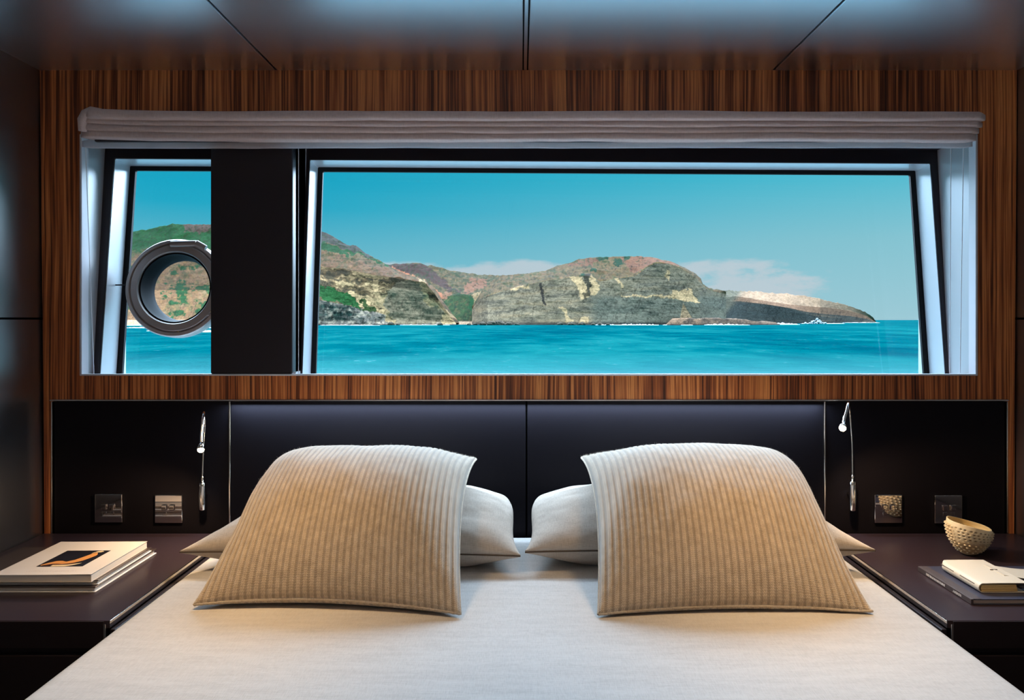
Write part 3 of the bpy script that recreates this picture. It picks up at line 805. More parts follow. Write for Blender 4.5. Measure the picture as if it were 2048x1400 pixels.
MB().bbox(X0-.001, X0+.0045, Y0, Y1, Zs+.0005, Zs+.0122, .0008, 2).build('spine', M['spine'], db)
MB().bbox(X0+.004, X0+.022, Y0+.0005, Y1-.0005, Zs+.0118, Zs+.0126, .0003, 1).build('spine_cloth', M['spine'], db)
lt = MB(); rng = random.Random(9)
for (a, b) in ((1.668, 1.745), (1.606, 1.636)):
    y = a
    while y < b:
        w = rng.choice((.0012, .0018)); hgt = rng.choice((.0045, .0052))
        lt.box(X0-.0014, X0-.0008, y, y+w, Zs+.0035, Zs+.0035+hgt); lt.box(X0-.0014, X0-.0008, y, y+.003, Zs+.0035, Zs+.0045) if rng.random() < .5 else None
        y += rng.choice((.0028, .0034))
tag(lt.build('spine_lettering', M['board'], db), kind='stuff')

nb = empty('notebook', (1.05, 1.69, Zs+.0126), 'cream leather wrap notebook with stitched spine and yellow pages on the blue book', 'notebook')
zb = Zs+.0130; hN = .0205; ya, yb_ = 1.606, 1.762
def cover_x(t):  # C profile: bottom sheet right -> spine -> top sheet right
    pass
prof = []
rC = hN/2
for x in np.linspace(1.103, 1.0+rC*.9, 8): prof.append((x, zb))
for a in np.linspace(-math.pi/2, -3*math.pi/2, 14)[1:-1]: prof.append((1.0+rC*.9+rC*.9*math.cos(a), zb+rC+rC*math.sin(a)))
for x in np.linspace(1.0+rC*.9, 1.108, 10): prof.append((x, zb+hN+.001*math.sin((x-1)*20)))
th_ = .0016
def cprof(y):
    f = max(0., (y-ya)/(yb_-ya)); out = []
    return out
ny_ = 12; V = []; Fc = []
m_ = len(prof)
cx_, cz_ = 1.03, zb+rC
for j in range(ny_):
    y = ya+(yb_-ya)*j/(ny_-1)
    corner = max(0, (y-(yb_-.02))/.02)
    for lay in (0, 1):
        for i, (x, z) in enumerate(prof):
            if lay:
                a_ = prof[max(i-1,0)]; b_ = prof[min(i+1,m_-1)]; tx, tz = b_[0]-a_[0], b_[1]-a_[1]; L_ = math.hypot(tx, tz) or 1
                x, z = x-tz/L_*th_*-1, z+tx/L_*th_*-1
            xx = x+ (corner**2)*.010*max(0, 1-(x-1.0)/.02)
            V.append((xx, y, z))
def ix(j, lay, i): return (j*2+lay)*m_+i
for j in range(ny_-1):
    for i in range(m_-1):
        Fc.append((ix(j,0,i), ix(j,0,i+1), ix(j+1,0,i+1), ix(j+1,0,i))); Fc.append((ix(j,1,i+1), ix(j,1,i), ix(j+1,1,i), ix(j+1,1,i+1)))
for j in range(ny_-1):
    for i in (0, m_-1): Fc.append((ix(j,0,i), ix(j,1,i), ix(j+1,1,i), ix(j+1,0,i)))
for j in (0, ny_-1):
    for i in range(m_-1): Fc.append((ix(j,0,i), ix(j,1,i), ix(j,1,i+1), ix(j,0,i+1)))
auto(MB().add(V, Fc).build('leather_cover', M['cream'], nb), 40)
for i in range(4):
    z_ = zb+.0022+i*.0038
    MB().bbox(1.005+.001*abs(i-1.5), 1.086-.0008*i, ya+.0005, yb_-.006, z_, z_+.0036, .0012, 2).build('page_section', M['kraft'], nb)
# flap running off to the right
V = []; Fc = []
for i in range(12):
    t = i/11; x = 1.085+.24*t; z = zb+hN*(1-.55*min(1, t*3))+.001
    ya2, yb2 = ya+.045-.02*t, ya+.118
    for (y, dz) in ((ya2,0),(yb2,0),(yb2,.0015),(ya2,.0015)): V.append((x, y, z+dz))
for i in range(11):
    for k in range(4): Fc.append((i*4+k, i*4+(k+1) % 4, i*4+4+(k+1) % 4, i*4+4+k))
Fc += [(0,1,2,3), (47,46,45,44)]
auto(MB().add(V, Fc).build('wrap_flap', M['cream'], nb), 40)
MB().box(1.078, 1.094, ya+.082, ya+.0835, zb+hN+.0012, zb+hN+.0028).build('slit', M['stitch'], nb)
for (a, b) in ((1.700, 1.752), (1.622, 1.676)):
    MB().tube([(1.0010, a, zb+rC+.004), (1.0010, b, zb+rC+.004)], .0009, 6).build('spine_stitch', M['stitch'], nb)

# sea urchin bowl
def bowl_mat():
    m, t, b = mat('cream_ceramic')
    a = t.new('ShaderNodeAttribute'); a.attribute_name = 'Col'
    t.link(a.outputs[0], b.inputs['Base Color']); b.inputs['Roughness'].default_value = .5
    return m
M['bowl'] = bowl_mat()
bc = Vector((P(1952,1114,1.885).x, 1.885+.03, NT_Z))
nb_, mb_ = 240, 90
TH, S = np.meshgrid(np.linspace(0, 2*math.pi, nb_, endpoint=False), np.linspace(0, 1, mb_))
# outer profile from base centre to rim
hmax = .086
def rad_at(s): return np.interp(s, [0,.02,.06,.16,.3,.45,.6,.75,.88,1.0], [0,.014,.020,.028,.037,.0445,.0490,.0520,.0525,.0505])
def hgt_at(s): return np.interp(s, [0,.02,.06,.16,.3,.45,.6,.75,.88,1.0], [0,0,.003,.011,.022,.034,.046,.058,.069,.079])
tilt = -.0105*np.cos(TH)+.002*np.sin(TH)+.0008*np.sin(3*TH+1)
Rr = rad_at(S); Hh = hgt_at(S)*(1+tilt/.079*S)
# knobs / pits on an offset lattice
rows = S*11; ri = np.floor(rows); per = np.maximum(8, np.round(2*math.pi*rad_at((ri+.5)/11)/.0118))
cu = TH/(2*math.pi)*per+.5*(ri % 2)
ji = (_h(ri, np.floor(cu), ri*0, 5)-.5)*.4
cu2 = (cu % 1)-.5+ji*.6; cv = (rows % 1)-.5
dd = np.sqrt(cu2**2+cv**2)
knob = np.clip(1-dd/.36, 0, 1); knob = knob*knob*(3-2*knob)
mask = ((S > .08) & (S < .9)).astype(float)
facing = np.cos(TH+math.pi/2+.3)          # pits on the upper front, knobs low and at the sides
pit = np.clip((S-.42)*6, 0, 1)*np.clip(facing*3-1.2, 0, 1)
disp = mask*knob*(.0052*(1-pit)-.0035*pit)
Ro = Rr+disp
X_ = bc.x+Ro*np.cos(TH); Y_ = bc.y+Ro*np.sin(TH); Z_ = bc.z+Hh
outer = np.stack([X_, Y_, Z_], -1)
S2 = 1-S
Ri = np.maximum(rad_at(S2)-.0032, 0); Hi = np.maximum(hgt_at(S2)*(1+tilt/.079*S2), .0045)
inner = np.stack([bc.x+Ri*np.cos(TH), bc.y+Ri*np.sin(TH), bc.z+Hi], -1)
allv = np.concatenate([outer.reshape(-1,3), inner.reshape(-1,3)])
nr = 2*mb_
Fq = [(i*nb_+k, i*nb_+(k+1) % nb_, (i+1)*nb_+(k+1) % nb_, (i+1)*nb_+k) for i in range(nr-1) for k in range(nb_)]
bw = mk('bowl', allv, Fq, M['bowl'], None, smooth=True, loc=bc)
tag(bw, 'small cream ceramic bowl covered in knobs and pits on the right cabinet', 'bowl')
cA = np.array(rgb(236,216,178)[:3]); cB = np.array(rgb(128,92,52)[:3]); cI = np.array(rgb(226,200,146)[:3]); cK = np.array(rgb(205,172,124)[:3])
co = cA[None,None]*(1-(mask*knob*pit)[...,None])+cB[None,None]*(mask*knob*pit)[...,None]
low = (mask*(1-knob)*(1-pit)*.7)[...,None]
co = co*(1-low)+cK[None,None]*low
ci = np.broadcast_to(cI, inner.shape)
colr = np.concatenate([co.reshape(-1,3), ci.reshape(-1,3)])
def put_col(o, c):
    a = o.data.color_attributes.new('Col', 'FLOAT_COLOR', 'POINT')
    a.data.foreach_set('color', np.concatenate([c, np.ones((len(c),1))], 1).astype(np.float32).ravel())
put_col(bw, colr)

# ------------------------------------------------------------------ the coast outside
KROCK = .25
def rock_mat():
    m, t, b = mat('coast_rock')
    a = t.new('ShaderNodeAttribute'); a.attribute_name = 'Col'
    c = t.new('ShaderNodeTexCoord'); n = t.noise(c.outputs['Object'], .9, 5, .65)
    n2 = t.noise(t.mapping(c.outputs['Object'], (.06, .06, 1.6)), 1.0, 3, .6)
    k = t.math('ADD', t.math('MULTIPLY', n, .9), t.math('MULTIPLY', n2, .5))
    g = t.ramp(k, [(.35, (.6,.6,.6,1)), (.95, (1.35,1.35,1.35,1))])
    t.link(t.mixc(1.0, a.outputs[0], g, 'MULTIPLY'), b.inputs['Base Color'])
    b.inputs['Roughness'].default_value = .95; b.inputs['Specular IOR Level'].default_value = .05
    t.link(t.bump(n, .5, 1.2), b.inputs['Normal'])
    return m
M['rock'] = rock_mat()
def inpoly(px, py, poly):
    r = np.zeros(px.shape, bool); n = len(poly)
    for i in range(n):
        x1, y1 = poly[i]; x2, y2 = poly[(i+1) % n]
        c = ((y1 > py) != (y2 > py))
        with np.errstate(divide='ignore', invalid='ignore'):
            r ^= c & (px < (x2-x1)*(py-y1)/((y2-y1) if y2 != y1 else 1e-9)+x1)
    return r
def L_(c): return np.array(rgb(*c)[:3])
def terrain(name, label, cat, px0, px1, lines, depth, paint, dpx=1.0, zone=1.0, kslope=.66, seed=1, amp=(4, 2), back=70, step=1.0):
    """lines: list of (polyline[(px,y)], depth offset, rows); bottom first. y None = waterline"""
    n = int((px1-px0)/dpx)+1
    px = np.linspace(px0, px1, n)
    D = np.interp(px, [q[0] for q in depth], [q[1] for q in depth])
    ys = []; ds = []; ls = []
    prev = None
    for li, (pl, off, rows) in enumerate(lines):
        y = VY+(E-SEA+.4)*F/D if pl is None else np.interp(px, [q[0] for q in pl], [q[1] for q in pl])
        if prev is not None: y = np.minimum(y, prev[0]-.05)
        offv = off if not callable(off) else off(px)
        d = D+offv
        if prev is None: ys.append(y); ds.append(d+0*px); ls.append(np.full(n, 0.))
        else:
            for k in range(1, rows+1):
                t = k/rows
                ys.append(prev[0]*(1-t)+y*t); ds.append(prev[1]*(1-t)+d*t); ls.append(np.full(n, li-1+t))
        prev = (y, d+0*px)
    Yp = np.array(ys); Dp = np.array(ds); Lp = np.array(ls); PX = np.broadcast_to(px, Yp.shape)
    Xw = (PX-VX)/F*Dp; Zw = E+(VY-Yp)/F*Dp
    rel = np.clip((Lp)/(len(lines)-1), 0, 1)
    edge = np.clip(Lp*4, 0, 1)
    a = amp[0]+(amp[1]-amp[0])*np.clip(Lp-.8, 0, 1)
    strata = fbm(Xw*.03, Dp*.01, (Zw+Xw*.06)*.32, 4, seed+3, .55)
    blocks = fbm(Xw*.055, Dp*.03, Zw*.04, 5, seed+7, .55)
    nz = a*(strata*.16+blocks*1.0)*edge
    D2 = Dp+nz
    Zw = Zw+np.where(Lp > len(lines)-2, fbm(Xw*.25, Dp*.1, Zw*.1, 3, seed+21)*.9, 0)*edge
    top = np.stack([(PX-VX)/F*D2, D2, E+(VY-(VY-(Zw-E)*F/Dp))/F*D2], -1)
    rowsB = []
    for k in range(1, 7):
        t = k/6.0; q = top[-1].copy(); q[:, 1] += back*t; q[:, 0] *= 1+back*t/np.maximum(q[:,1],1)*.0
        q[:, 2] = q[:, 2]*(1-t**1.6)+(SEA-1)*t**1.6; rowsB.append(q)
    Vt = np.concatenate([top, np.array(rowsB)], 0); R, C = Vt.shape[:2]
    idx = np.arange(R*C).reshape(R, C)
    q = np.stack([idx[:-1,:-1], idx[:-1,1:], idx[1:,1:], idx[1:,:-1]], -1).reshape(-1, 4)
    org = Vector((float(top[0,:,0].mean()), float(D.mean()), SEA))
    o = mk(name, Vt.reshape(-1,3), q.tolist(), M['rock'], None, smooth=True, loc=org)
    tag(o, label, cat)
    jx = PX+fbm(PX*.10, Yp*.10, PX*0, 6, seed+31, .62)*12; jy = Yp+fbm(PX*.12, Yp*.16, PX*0+9, 6, seed+32, .62)*8
    col = paint(PX, Yp, jx, jy, Lp, seed)
    var = 1+.42*fbm(PX*.26, Yp*.36, PX*0, 4, seed+40, .65)+.18*fbm(PX*.05, Yp*.08, PX*0, 3, seed+41)
    crack = fbm(PX*.10+Yp*.03, Yp*.025, PX*0, 5, seed+44, .6); var = var*(1-.55*np.exp(-(crack/.035)**2)*(Lp < 1.6))
    bed_ = fbm(PX*.012, (Yp-PX*.03)*.35, PX*0, 4, seed+46, .6); var = var*(1-.20*np.exp(-(bed_/.05)**2)*(Lp < 1.6))
    bush = sst(fbm(PX*.22, Yp*.34, PX*0, 4, seed+48, .6), .16, .30)*np.clip(Lp-zone+.2, 0, 1)
    col = col*(1-.75*bush[..., None])+L_((52,82,46))*.75*bush[..., None]
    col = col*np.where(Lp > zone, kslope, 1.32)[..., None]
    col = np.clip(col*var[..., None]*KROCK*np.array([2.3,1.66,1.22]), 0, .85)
    cb = np.broadcast_to(col[-1], (len(rowsB),)+col[-1].shape)
    put_col(o, np.concatenate([col, cb], 0).reshape(-1,3))
    return o
def setc(col, mask, c, f=1.0):
    m = mask.astype(float)[..., None]*f if mask.dtype == bool else mask[..., None]*f
    return col*(1-m)+L_(c)[None, None]*m
def nz(px, py, s, seed, o=4): return fbm(px*s, py*s, px*0, o, seed)
def sst(x, a, b):
    t = np.clip((x-a)/(b-a), 0, 1); return t*t*(3-2*t)

GREEN = (46,104,62); OLIVE = (112,108,78); BROWN = (140,112,88); CREAM = (222,200,164); GREY = (138,134,122); PALE = (168,166,164); RED = (172,116,94); DARK = (58,60,64)
def paint_left(PX, Y, jx, jy, Lp, s):
    col = np.zeros(PX.shape+(3,))+L_(BROWN)
    col = setc(col, sst(nz(PX, Y, .11, s+50), .0, .35), OLIVE, .8)
    col = setc(col, sst(nz(PX, Y*2, .08, s+55), .1, .4), (166,140,116), .6)
    # strata zone of the left cliff
    z = (Lp > 1) & (Lp < 2) & (PX > 560)
    band = fbm(PX*.035, (jy-PX*.10)*.13, PX*0, 4, s+60, .6)
    col = setc(col, z, (140,124,100)); col = setc(col, z*sst(band, -.02, .2), CREAM); col = setc(col, z*sst(band, -.1, -.35), (96,92,80))
    z = (Lp <= 1) & (PX > 520)
    col = setc(col, z, (150,152,154)); col = setc(col, z*sst(nz(PX, Y*1.6, .13, s+62), .0, .25), (206,202,196)); col = setc(col, z*sst(nz(PX, Y, .2, s+63), .1, .4), (84,86,90), .7)
    # right hand buttress
    col = setc(col, inpoly(jx, jy, [(772,585),(800,562),(846,566),(856,600),(888,618),(884,648),(778,650),(768,615)]), (164,158,142))
    col = setc(col, inpoly(jx, jy, [(838,552),(850,560),(858,600),(896,622),(906,650),(882,650),(888,622),(850,606),(843,570)]), CREAM)  # edge of the buttress painted bright as if sunlit
    col = setc(col, inpoly(jx, jy, [(745,558),(758,556),(762,600),(786,640),(790,652),(776,652),(770,625),(748,596)]), CREAM, .85)
    col = setc(col, inpoly(jx, jy, [(690,582),(760,600),(756,612),(720,602)]), CREAM, .9)
    col = setc(col, inpoly(jx, jy, [(615,560),(650,572),(700,588),(716,604),(724,622),(706,612),(650,600),(615,588)]), GREEN)
    col = setc(col, inpoly(jx, jy, [(722,598),(746,612),(752,622),(728,622)]), (70,96,62))
    col = setc(col, inpoly(jx, jy, [(600,480),(640,482),(660,490),(715,503),(782,530),(770,534),(700,516),(655,503),(600,498)]), GREEN)
    col = setc(col, inpoly(jx, jy, [(560,440),(635,458),(655,464),(690,484),(722,492),(752,518),(738,514),(690,496),(655,486),(600,482)]), (92,96,98))
    col = setc(col, inpoly(jx, jy, [(690,505),(730,512),(800,548),(770,545),(715,525)]), (150,124,108), .7)
    # hill seen through the small window
    z = 1-sst(jx, 480, 600)
    g = sst(Y+nz(PX, Y, .05, s+70)*26, 512, 500)
    col = setc(col, z*g, (38,106,58)); 
    col = setc(col, z*(1-g)*sst(nz(PX, Y*1.8, .055, s+71), .10, .22), (40,88,52))
    col = setc(col, z*(1-g)*sst(nz(PX, Y, .2, s+73), .1, .4), (160,128,92), .6)
    col = setc(col, inpoly(jx, jy, [(368,446),(450,446),(450,462),(395,466),(370,460)]), (112,98,92))
    col = setc(col, z*sst(Y, 638.5, 640.5), (196,172,150))
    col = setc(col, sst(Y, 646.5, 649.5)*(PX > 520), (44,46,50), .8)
    return col
def paint_saddle(PX, Y, jx, jy, Lp, s):
    col = np.zeros(PX.shape+(3,))+L_((118,110,84))
    col = setc(col, sst(nz(PX, Y*1.6, .14, s+50), .0, .3), (92,98,70)); col = setc(col, sst(nz(PX, Y, .25, s+51), .15, .4), (150,130,100), .6)
    col = setc(col, inpoly(jx, jy, [(690,530),(800,526),(850,530),(880,550),(905,575),(925,584),(900,582),(870,566),(830,548),(760,545)]), (92,72,70))
    col = setc(col, inpoly(jx, jy, [(780,530),(830,552),(850,562),(880,585),(900,592),(884,600),(860,584),(820,560),(780,540)]), (212,146,116))
    col = setc(col, inpoly(jx, jy, [(925,585),(940,556),(978,556),(974,576),(945,584),(932,600)]), (160,120,100))
    col = setc(col, inpoly(jx, jy, [(888,578),(914,590),(908,614),(920,640),(900,620),(886,594)]), (166,130,110))
    col = setc(col, inpoly(jx, jy, [(905,586),(945,590),(958,612),(990,632),(988,646),(890,646),(884,610)]), (66,104,62))
    gz = inpoly(jx, jy, [(905,586),(945,590),(958,612),(990,632),(988,646),(890,646),(884,610)])
    col = setc(col, gz*sst(nz(PX, Y, .22, s+81), .05, .3), (112,112,76), .8); col = setc(col, gz*sst(nz(PX, Y, .3, s+83), .15, .4), (30,66,42), .8)
    col = setc(col, inpoly(jx, jy, [(940,592),(955,606),(985,632),(955,640),(935,620)]), (34,104,58))
    col = setc(col, inpoly(jx, jy, [(950,588),(972,582),(958,606),(946,600)]), CREAM, .6)
    col = setc(col, sst(Y, 641.5, 643)*(PX < 1020), (168,154,140))
    return col
def paint_head(PX, Y, jx, jy, Lp, s):
    col = np.zeros(PX.shape+(3,))+L_((132,116,84))
    col = setc(col, sst(nz(PX, Y*1.6, .13, s+50), .0, .3), (104,106,70)); col = setc(col, sst(nz(PX, Y, .25, s+51), .15, .4), (160,132,104), .6)
    col = setc(col, inpoly(jx, jy, [(1230,508),(1330,514),(1370,530),(1350,534),(1310,524),(1270,548),(1250,530)]), (158,116,94))
    col = setc(col, inpoly(jx, jy, [(1130,528),(1185,516),(1215,518),(1170,534)]), (150,104,84), .8)
    for c_ in ((1236,527,9),(1150,519,5),(1206,516,8),(1165,553,8),(1255,513,9),(1188,540,4)):
        col = setc(col, ((jx-c_[0])**2+((jy-c_[1])*1.3)**2 < c_[2]**2), (30,84,54))
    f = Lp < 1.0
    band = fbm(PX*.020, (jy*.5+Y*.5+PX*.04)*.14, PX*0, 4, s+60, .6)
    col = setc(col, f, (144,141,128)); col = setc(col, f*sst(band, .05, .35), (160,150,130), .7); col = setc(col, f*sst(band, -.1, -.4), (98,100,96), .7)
    fr = f*sst(jx, 1165, 1205)  # right part of the face: shade and water reflection put into the colour
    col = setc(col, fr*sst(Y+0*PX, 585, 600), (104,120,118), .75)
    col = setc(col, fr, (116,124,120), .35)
    for poly in ([(1136,552),(1164,556),(1178,596),(1164,600),(1154,574)], [(1184,548),(1200,578),(1192,592),(1176,588)], [(1116,614),(1130,618),(1148,648),(1136,648),(1126,628)], [(1165,634),(1174,636),(1174,648),(1160,648)],
                 [(1342,582),(1380,578),(1398,602),(1344,593)], [(1242,591),(1340,590.5),(1404,604),(1398,607),(1335,595),(1246,594)], [(1332,538),(1338,540),(1336,562),(1333,562)], [(1230,556),(1236,556),(1246,574),(1242,576)], [(1018,577),(1056,570),(1056,575),(1018,582)]):
        col = setc(col, inpoly(jx*.7+PX*.3, jy*.7+Y*.3, poly), CREAM, .85)  # cream highlights: sunlight on edges and ledges put into the colour
    col = setc(col, inpoly(PX, Y, [(1366,606),(1384,636),(1360,636)]), (176,160,136), .9)
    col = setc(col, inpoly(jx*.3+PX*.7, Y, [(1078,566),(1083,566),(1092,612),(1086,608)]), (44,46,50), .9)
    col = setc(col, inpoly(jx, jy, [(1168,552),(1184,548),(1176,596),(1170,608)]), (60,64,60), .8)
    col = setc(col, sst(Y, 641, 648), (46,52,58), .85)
    return col
def paint_spit(PX, Y, jx, jy, Lp, s):
    col = np.zeros(PX.shape+(3,))+L_((176,156,140))
    col = setc(col, (Lp < 2) & (Lp >= 1), (146,120,104))
    band = fbm(PX*.014, (Y-PX*.10)*.3, PX*0, 4, s+60, .6)
    col = setc(col, Lp < 1, (86,92,94)); col = setc(col, (Lp < 1)*sst(band, .1, .3), (128,120,112), .8)
    col = setc(col, (Lp < 1)*inpoly(PX, Y, [(1425,640),(1432,618),(1480,606),(1560,612),(1640,636),(1640,650),(1425,650)]).astype(float), (62,76,82), .9)
    col = setc(col, sst(PX+(Y-590)*.8, 1492, 1468), (112,116,108))
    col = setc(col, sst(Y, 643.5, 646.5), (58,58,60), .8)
    return col
WL = [(180,367),(620,367),(1000,372),(1200,370),(1400,380),(1500,470),(1640,560),(1755,800)]
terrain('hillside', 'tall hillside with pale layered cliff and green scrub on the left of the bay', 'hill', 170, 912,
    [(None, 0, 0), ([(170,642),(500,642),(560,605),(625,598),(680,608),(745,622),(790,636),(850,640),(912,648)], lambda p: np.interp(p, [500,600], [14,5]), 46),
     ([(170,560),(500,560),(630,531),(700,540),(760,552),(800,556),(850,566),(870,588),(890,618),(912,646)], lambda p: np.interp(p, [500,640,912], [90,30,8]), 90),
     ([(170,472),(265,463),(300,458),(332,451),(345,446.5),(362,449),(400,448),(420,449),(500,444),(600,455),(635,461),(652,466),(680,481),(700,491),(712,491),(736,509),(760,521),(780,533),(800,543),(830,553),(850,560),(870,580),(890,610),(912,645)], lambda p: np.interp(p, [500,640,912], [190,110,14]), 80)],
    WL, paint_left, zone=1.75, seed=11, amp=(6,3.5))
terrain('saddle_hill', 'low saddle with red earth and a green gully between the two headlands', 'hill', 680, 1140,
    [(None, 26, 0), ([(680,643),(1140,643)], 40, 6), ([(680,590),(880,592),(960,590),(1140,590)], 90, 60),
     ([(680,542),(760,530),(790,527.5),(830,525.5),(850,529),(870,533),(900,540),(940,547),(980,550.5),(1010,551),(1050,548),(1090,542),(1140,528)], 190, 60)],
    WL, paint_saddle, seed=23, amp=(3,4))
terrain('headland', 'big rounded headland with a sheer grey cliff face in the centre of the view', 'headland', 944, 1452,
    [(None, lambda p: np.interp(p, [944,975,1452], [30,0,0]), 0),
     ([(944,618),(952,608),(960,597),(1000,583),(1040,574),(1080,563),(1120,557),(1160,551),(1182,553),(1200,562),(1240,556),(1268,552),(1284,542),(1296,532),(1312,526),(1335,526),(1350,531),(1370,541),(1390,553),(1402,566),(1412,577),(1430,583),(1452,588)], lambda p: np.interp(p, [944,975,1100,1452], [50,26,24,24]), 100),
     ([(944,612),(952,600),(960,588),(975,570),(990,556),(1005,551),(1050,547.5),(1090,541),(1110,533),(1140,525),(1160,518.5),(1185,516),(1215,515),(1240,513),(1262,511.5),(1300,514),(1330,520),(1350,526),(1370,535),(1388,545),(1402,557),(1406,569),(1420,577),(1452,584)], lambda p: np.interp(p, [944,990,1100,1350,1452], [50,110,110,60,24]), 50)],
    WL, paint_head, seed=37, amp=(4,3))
WL2 = [(1396,398),(1450,425),(1500,470),(1640,560),(1755,800)]
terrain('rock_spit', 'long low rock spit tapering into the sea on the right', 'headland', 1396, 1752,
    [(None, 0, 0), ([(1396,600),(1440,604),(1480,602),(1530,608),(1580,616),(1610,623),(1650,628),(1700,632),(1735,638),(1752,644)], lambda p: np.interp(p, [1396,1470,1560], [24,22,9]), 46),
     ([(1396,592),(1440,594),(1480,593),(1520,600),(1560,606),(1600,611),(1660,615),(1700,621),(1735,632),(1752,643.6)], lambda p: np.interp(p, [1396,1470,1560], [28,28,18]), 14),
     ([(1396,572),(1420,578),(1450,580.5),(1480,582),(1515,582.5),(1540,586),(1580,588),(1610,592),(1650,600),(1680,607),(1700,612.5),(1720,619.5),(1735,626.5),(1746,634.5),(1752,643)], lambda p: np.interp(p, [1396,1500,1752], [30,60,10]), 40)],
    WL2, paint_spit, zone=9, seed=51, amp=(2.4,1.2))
def paint_shelf(PX, Y, jx, jy, Lp, s):
    col = np.zeros(PX.shape+(3,))+L_((150,130,116)); col = setc(col, sst(nz(PX, Y*2, .1, s), 0, .3), (92,84,80)); col = setc(col, (PX > 1400), (104,96,92), .7)
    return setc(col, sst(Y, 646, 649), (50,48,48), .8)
terrain('rock_shelf', 'flat brown rock shelf at the foot of the grey cliff', 'rock', 1334, 1560,
    [(None, 0, 0), ([(1334,648.5),(1345,640),(1360,637),(1396,638),(1400,640),(1410,637),(1440,637),(1480,640),(1520,643),(1560,647.5)], 5, 14),
     ([(1334,648),(1345,638),(1360,635.5),(1400,637),(1410,636),(1440,636),(1480,639),(1520,642.5),(1560,647.3)], 14, 8)],
    [(1334,352),(1560,378)], paint_shelf, zone=9, seed=63, amp=(1.4,.6), back=12)
# boulders along the shore
M['boulder'] = simple('pale_boulder', rgb(196,170,146,KROCK), .9, spec=.05)
ORD = 'first second third fourth fifth sixth seventh eighth ninth tenth eleventh twelfth thirteenth fourteenth fifteenth sixteenth'.split()
def boulder(px, r, seed, d=358, z=0):
    c = P(px, VY, d); rng = np.random.RandomState(seed)
    nu, nv = 18, 12; V = []
    U, Vv = np.meshgrid(np.linspace(0, 2*math.pi, nu, endpoint=False), np.linspace(0, math.pi, nv))
    X = np.sin(Vv)*np.cos(U); Y = np.sin(Vv)*np.sin(U); Z = np.cos(Vv)
    k = 1+.35*fbm(X*1.6+seed, Y*1.6, Z*1.6, 3, seed)
    pts = np.stack([c.x+X*k*r*1.25, d+Y*k*r, SEA+z+r*.25+Z*k*r*.85], -1).reshape(-1, 3)
    Fc = [(i*nu+j, (i+1)*nu+j, (i+1)*nu+(j+1) % nu, i*nu+(j+1) % nu) for i in range(nv-1) for j in range(nu)]
    o = mk('boulder', pts, Fc, M['boulder'], None, smooth=False, loc=(c.x, d, SEA))
    return tag(o, ORD[seed-100]+' pale boulder from the left along the waterline below the cliffs', 'rock', 'boulders along the shore')
rb = random.Random(3)
for i, (px, r) in enumerate(((782,1.4),(796,.9),(880,1.1),(938,.8),(950,1.0),(966,1.5),(982,1.8),(999,2.0),(1017,1.4),(1034,1.0),(1120,1.2),(1143,1.5),(1164,1.4),(1186,.9),(1200,1.1),(1216,.8))):
    boulder(px, r, 100+i, 356+rb.uniform(-3, 6))

# foam
M['foam'] = simple('white_foam', rgb(250,252,255,.6), .8, spec=.1)
fm = MB(); rf = random.Random(12)
def foamstrip(pxa, pxb, y, h, seed):
    n = max(6, int((pxb-pxa)/2)); V = []; Fc = []
    for i in range(n):
        t = i/(n-1); px = pxa+(pxb-pxa)*t
        d = (E-SEA)*F/(y-VY)
        w = math.sin(math.pi*t)**.5
        k = abs(float(vnoise(np.array([px*.35]), np.array([seed*1.7]), np.array([0.]), seed)[0]))
        hh = (.05+h*k*w); wd = 3.0+3*k
        x = (px-VX)/F*d
        V += [(x, d-wd*w-.1, SEA+.03), (x, d, SEA+.03+hh), (x, d+wd*w+.1, SEA+.03)]
    for i in range(n-1):
        a = i*3; Fc += [(a, a+3, a+4, a+1), (a+1, a+4, a+5, a+2)]
    fm.add(V, Fc)
for q in ((640,740,650.6,.5),(700,760,650.9,.4),(790,900,650.2,.4),(960,1020,650.0,.35),(1190,1236,650.2,.6),(1232,1318,650.4,1.1),(1325,1345,650.2,.4),(1360,1386,650.3,.4),(1408,1500,650.2,1.1),(1490,1600,649.2,.9),(1535,1590,648.2,1.4),(1600,1690,647.4,.8),(1680,1760,645.6,.6),(245,345,651.2,.8),(250,450,656,.5),(300,360,662,.9),(380,450,664,.5)):
    foamstrip(*q, rf.randint(1, 999))
tag(fm.build('surf_foam', M['foam'], None, smooth=True, loc=(0, 360, SEA)), 'white surf along the foot of the cliffs', 'foam', kind='stuff')
sp = MB(); 
for i in range(46):
    t = rf.random(); px = 1612+40*t; hgt = 3.0*math.exp(-((px-1634)/9)**2)+.6
    c = P(px, VY, 455); z = SEA+rf.random()*hgt
    sp.ball((c.x, 455+rf.uniform(-2, 2), z), rf.uniform(.35, .8), 7, 5)
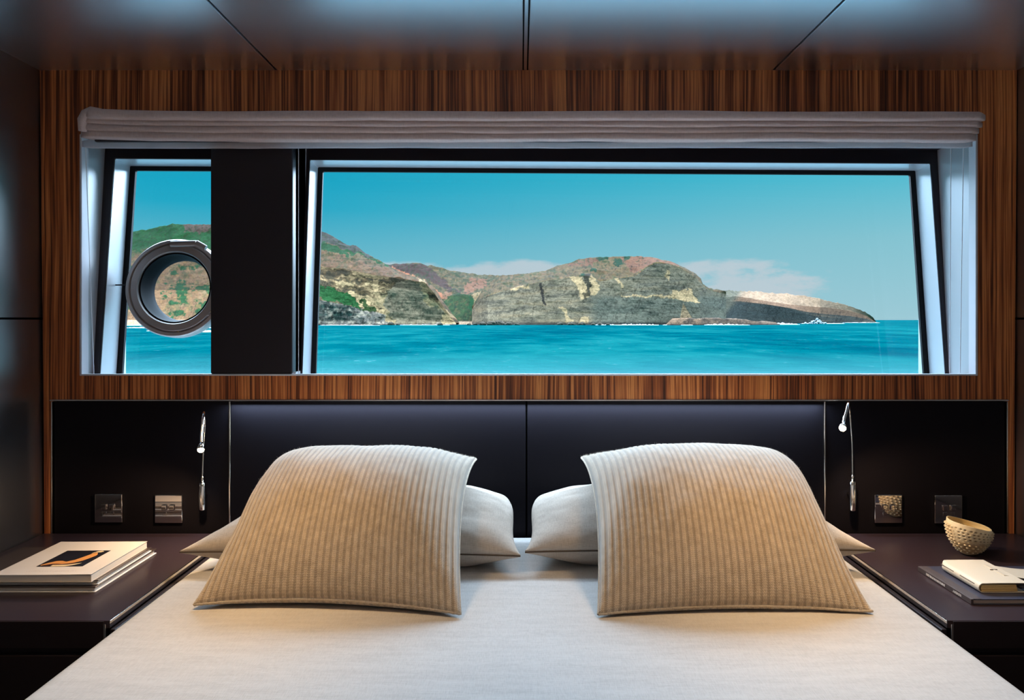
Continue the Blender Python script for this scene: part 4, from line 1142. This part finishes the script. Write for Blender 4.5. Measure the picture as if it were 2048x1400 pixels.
tag(sp.build('wave_splash', M['foam'], None, smooth=True, loc=(P(1632,VY,455).x, 455, SEA)), 'burst of white spray against the rock spit', 'splash', kind='stuff')

# sea
def sea_mat():
    m, t, b = mat('turquoise_sea')
    c = t.new('ShaderNodeTexCoord'); o = c.outputs['Object']
    big = t.noise(t.mapping(o, (.05, .012, 1)), 1.0, 4, .6)
    s1 = t.noise(t.mapping(o, (.22, .10, 1)), 1.0, 6, .62); s2 = t.noise(t.mapping(o, (1.6, .7, 1)), 1.0, 4, .6)
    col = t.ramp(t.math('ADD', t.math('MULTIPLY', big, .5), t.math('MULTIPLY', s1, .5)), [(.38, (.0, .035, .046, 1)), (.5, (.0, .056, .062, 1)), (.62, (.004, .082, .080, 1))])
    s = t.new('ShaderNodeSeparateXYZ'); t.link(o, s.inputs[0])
    near = t.smooth(s.outputs[1], 60, 24)  # close water paled in colour to stand in for sky reflection
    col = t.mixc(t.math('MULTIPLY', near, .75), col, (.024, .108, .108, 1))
    near2 = t.smooth(s.outputs[1], 40, 16)  # painted paler still towards the hull, to brighten the ceiling's reflection
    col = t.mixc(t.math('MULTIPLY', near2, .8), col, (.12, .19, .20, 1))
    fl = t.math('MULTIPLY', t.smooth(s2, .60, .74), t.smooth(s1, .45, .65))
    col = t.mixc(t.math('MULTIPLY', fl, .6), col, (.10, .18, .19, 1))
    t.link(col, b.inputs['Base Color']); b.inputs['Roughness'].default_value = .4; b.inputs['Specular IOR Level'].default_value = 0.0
    h = t.math('ADD', t.math('MULTIPLY', s1, 1.0), t.math('MULTIPLY', s2, .25))
    t.link(t.bump(h, .5, 1.5), b.inputs['Normal'])
    return m
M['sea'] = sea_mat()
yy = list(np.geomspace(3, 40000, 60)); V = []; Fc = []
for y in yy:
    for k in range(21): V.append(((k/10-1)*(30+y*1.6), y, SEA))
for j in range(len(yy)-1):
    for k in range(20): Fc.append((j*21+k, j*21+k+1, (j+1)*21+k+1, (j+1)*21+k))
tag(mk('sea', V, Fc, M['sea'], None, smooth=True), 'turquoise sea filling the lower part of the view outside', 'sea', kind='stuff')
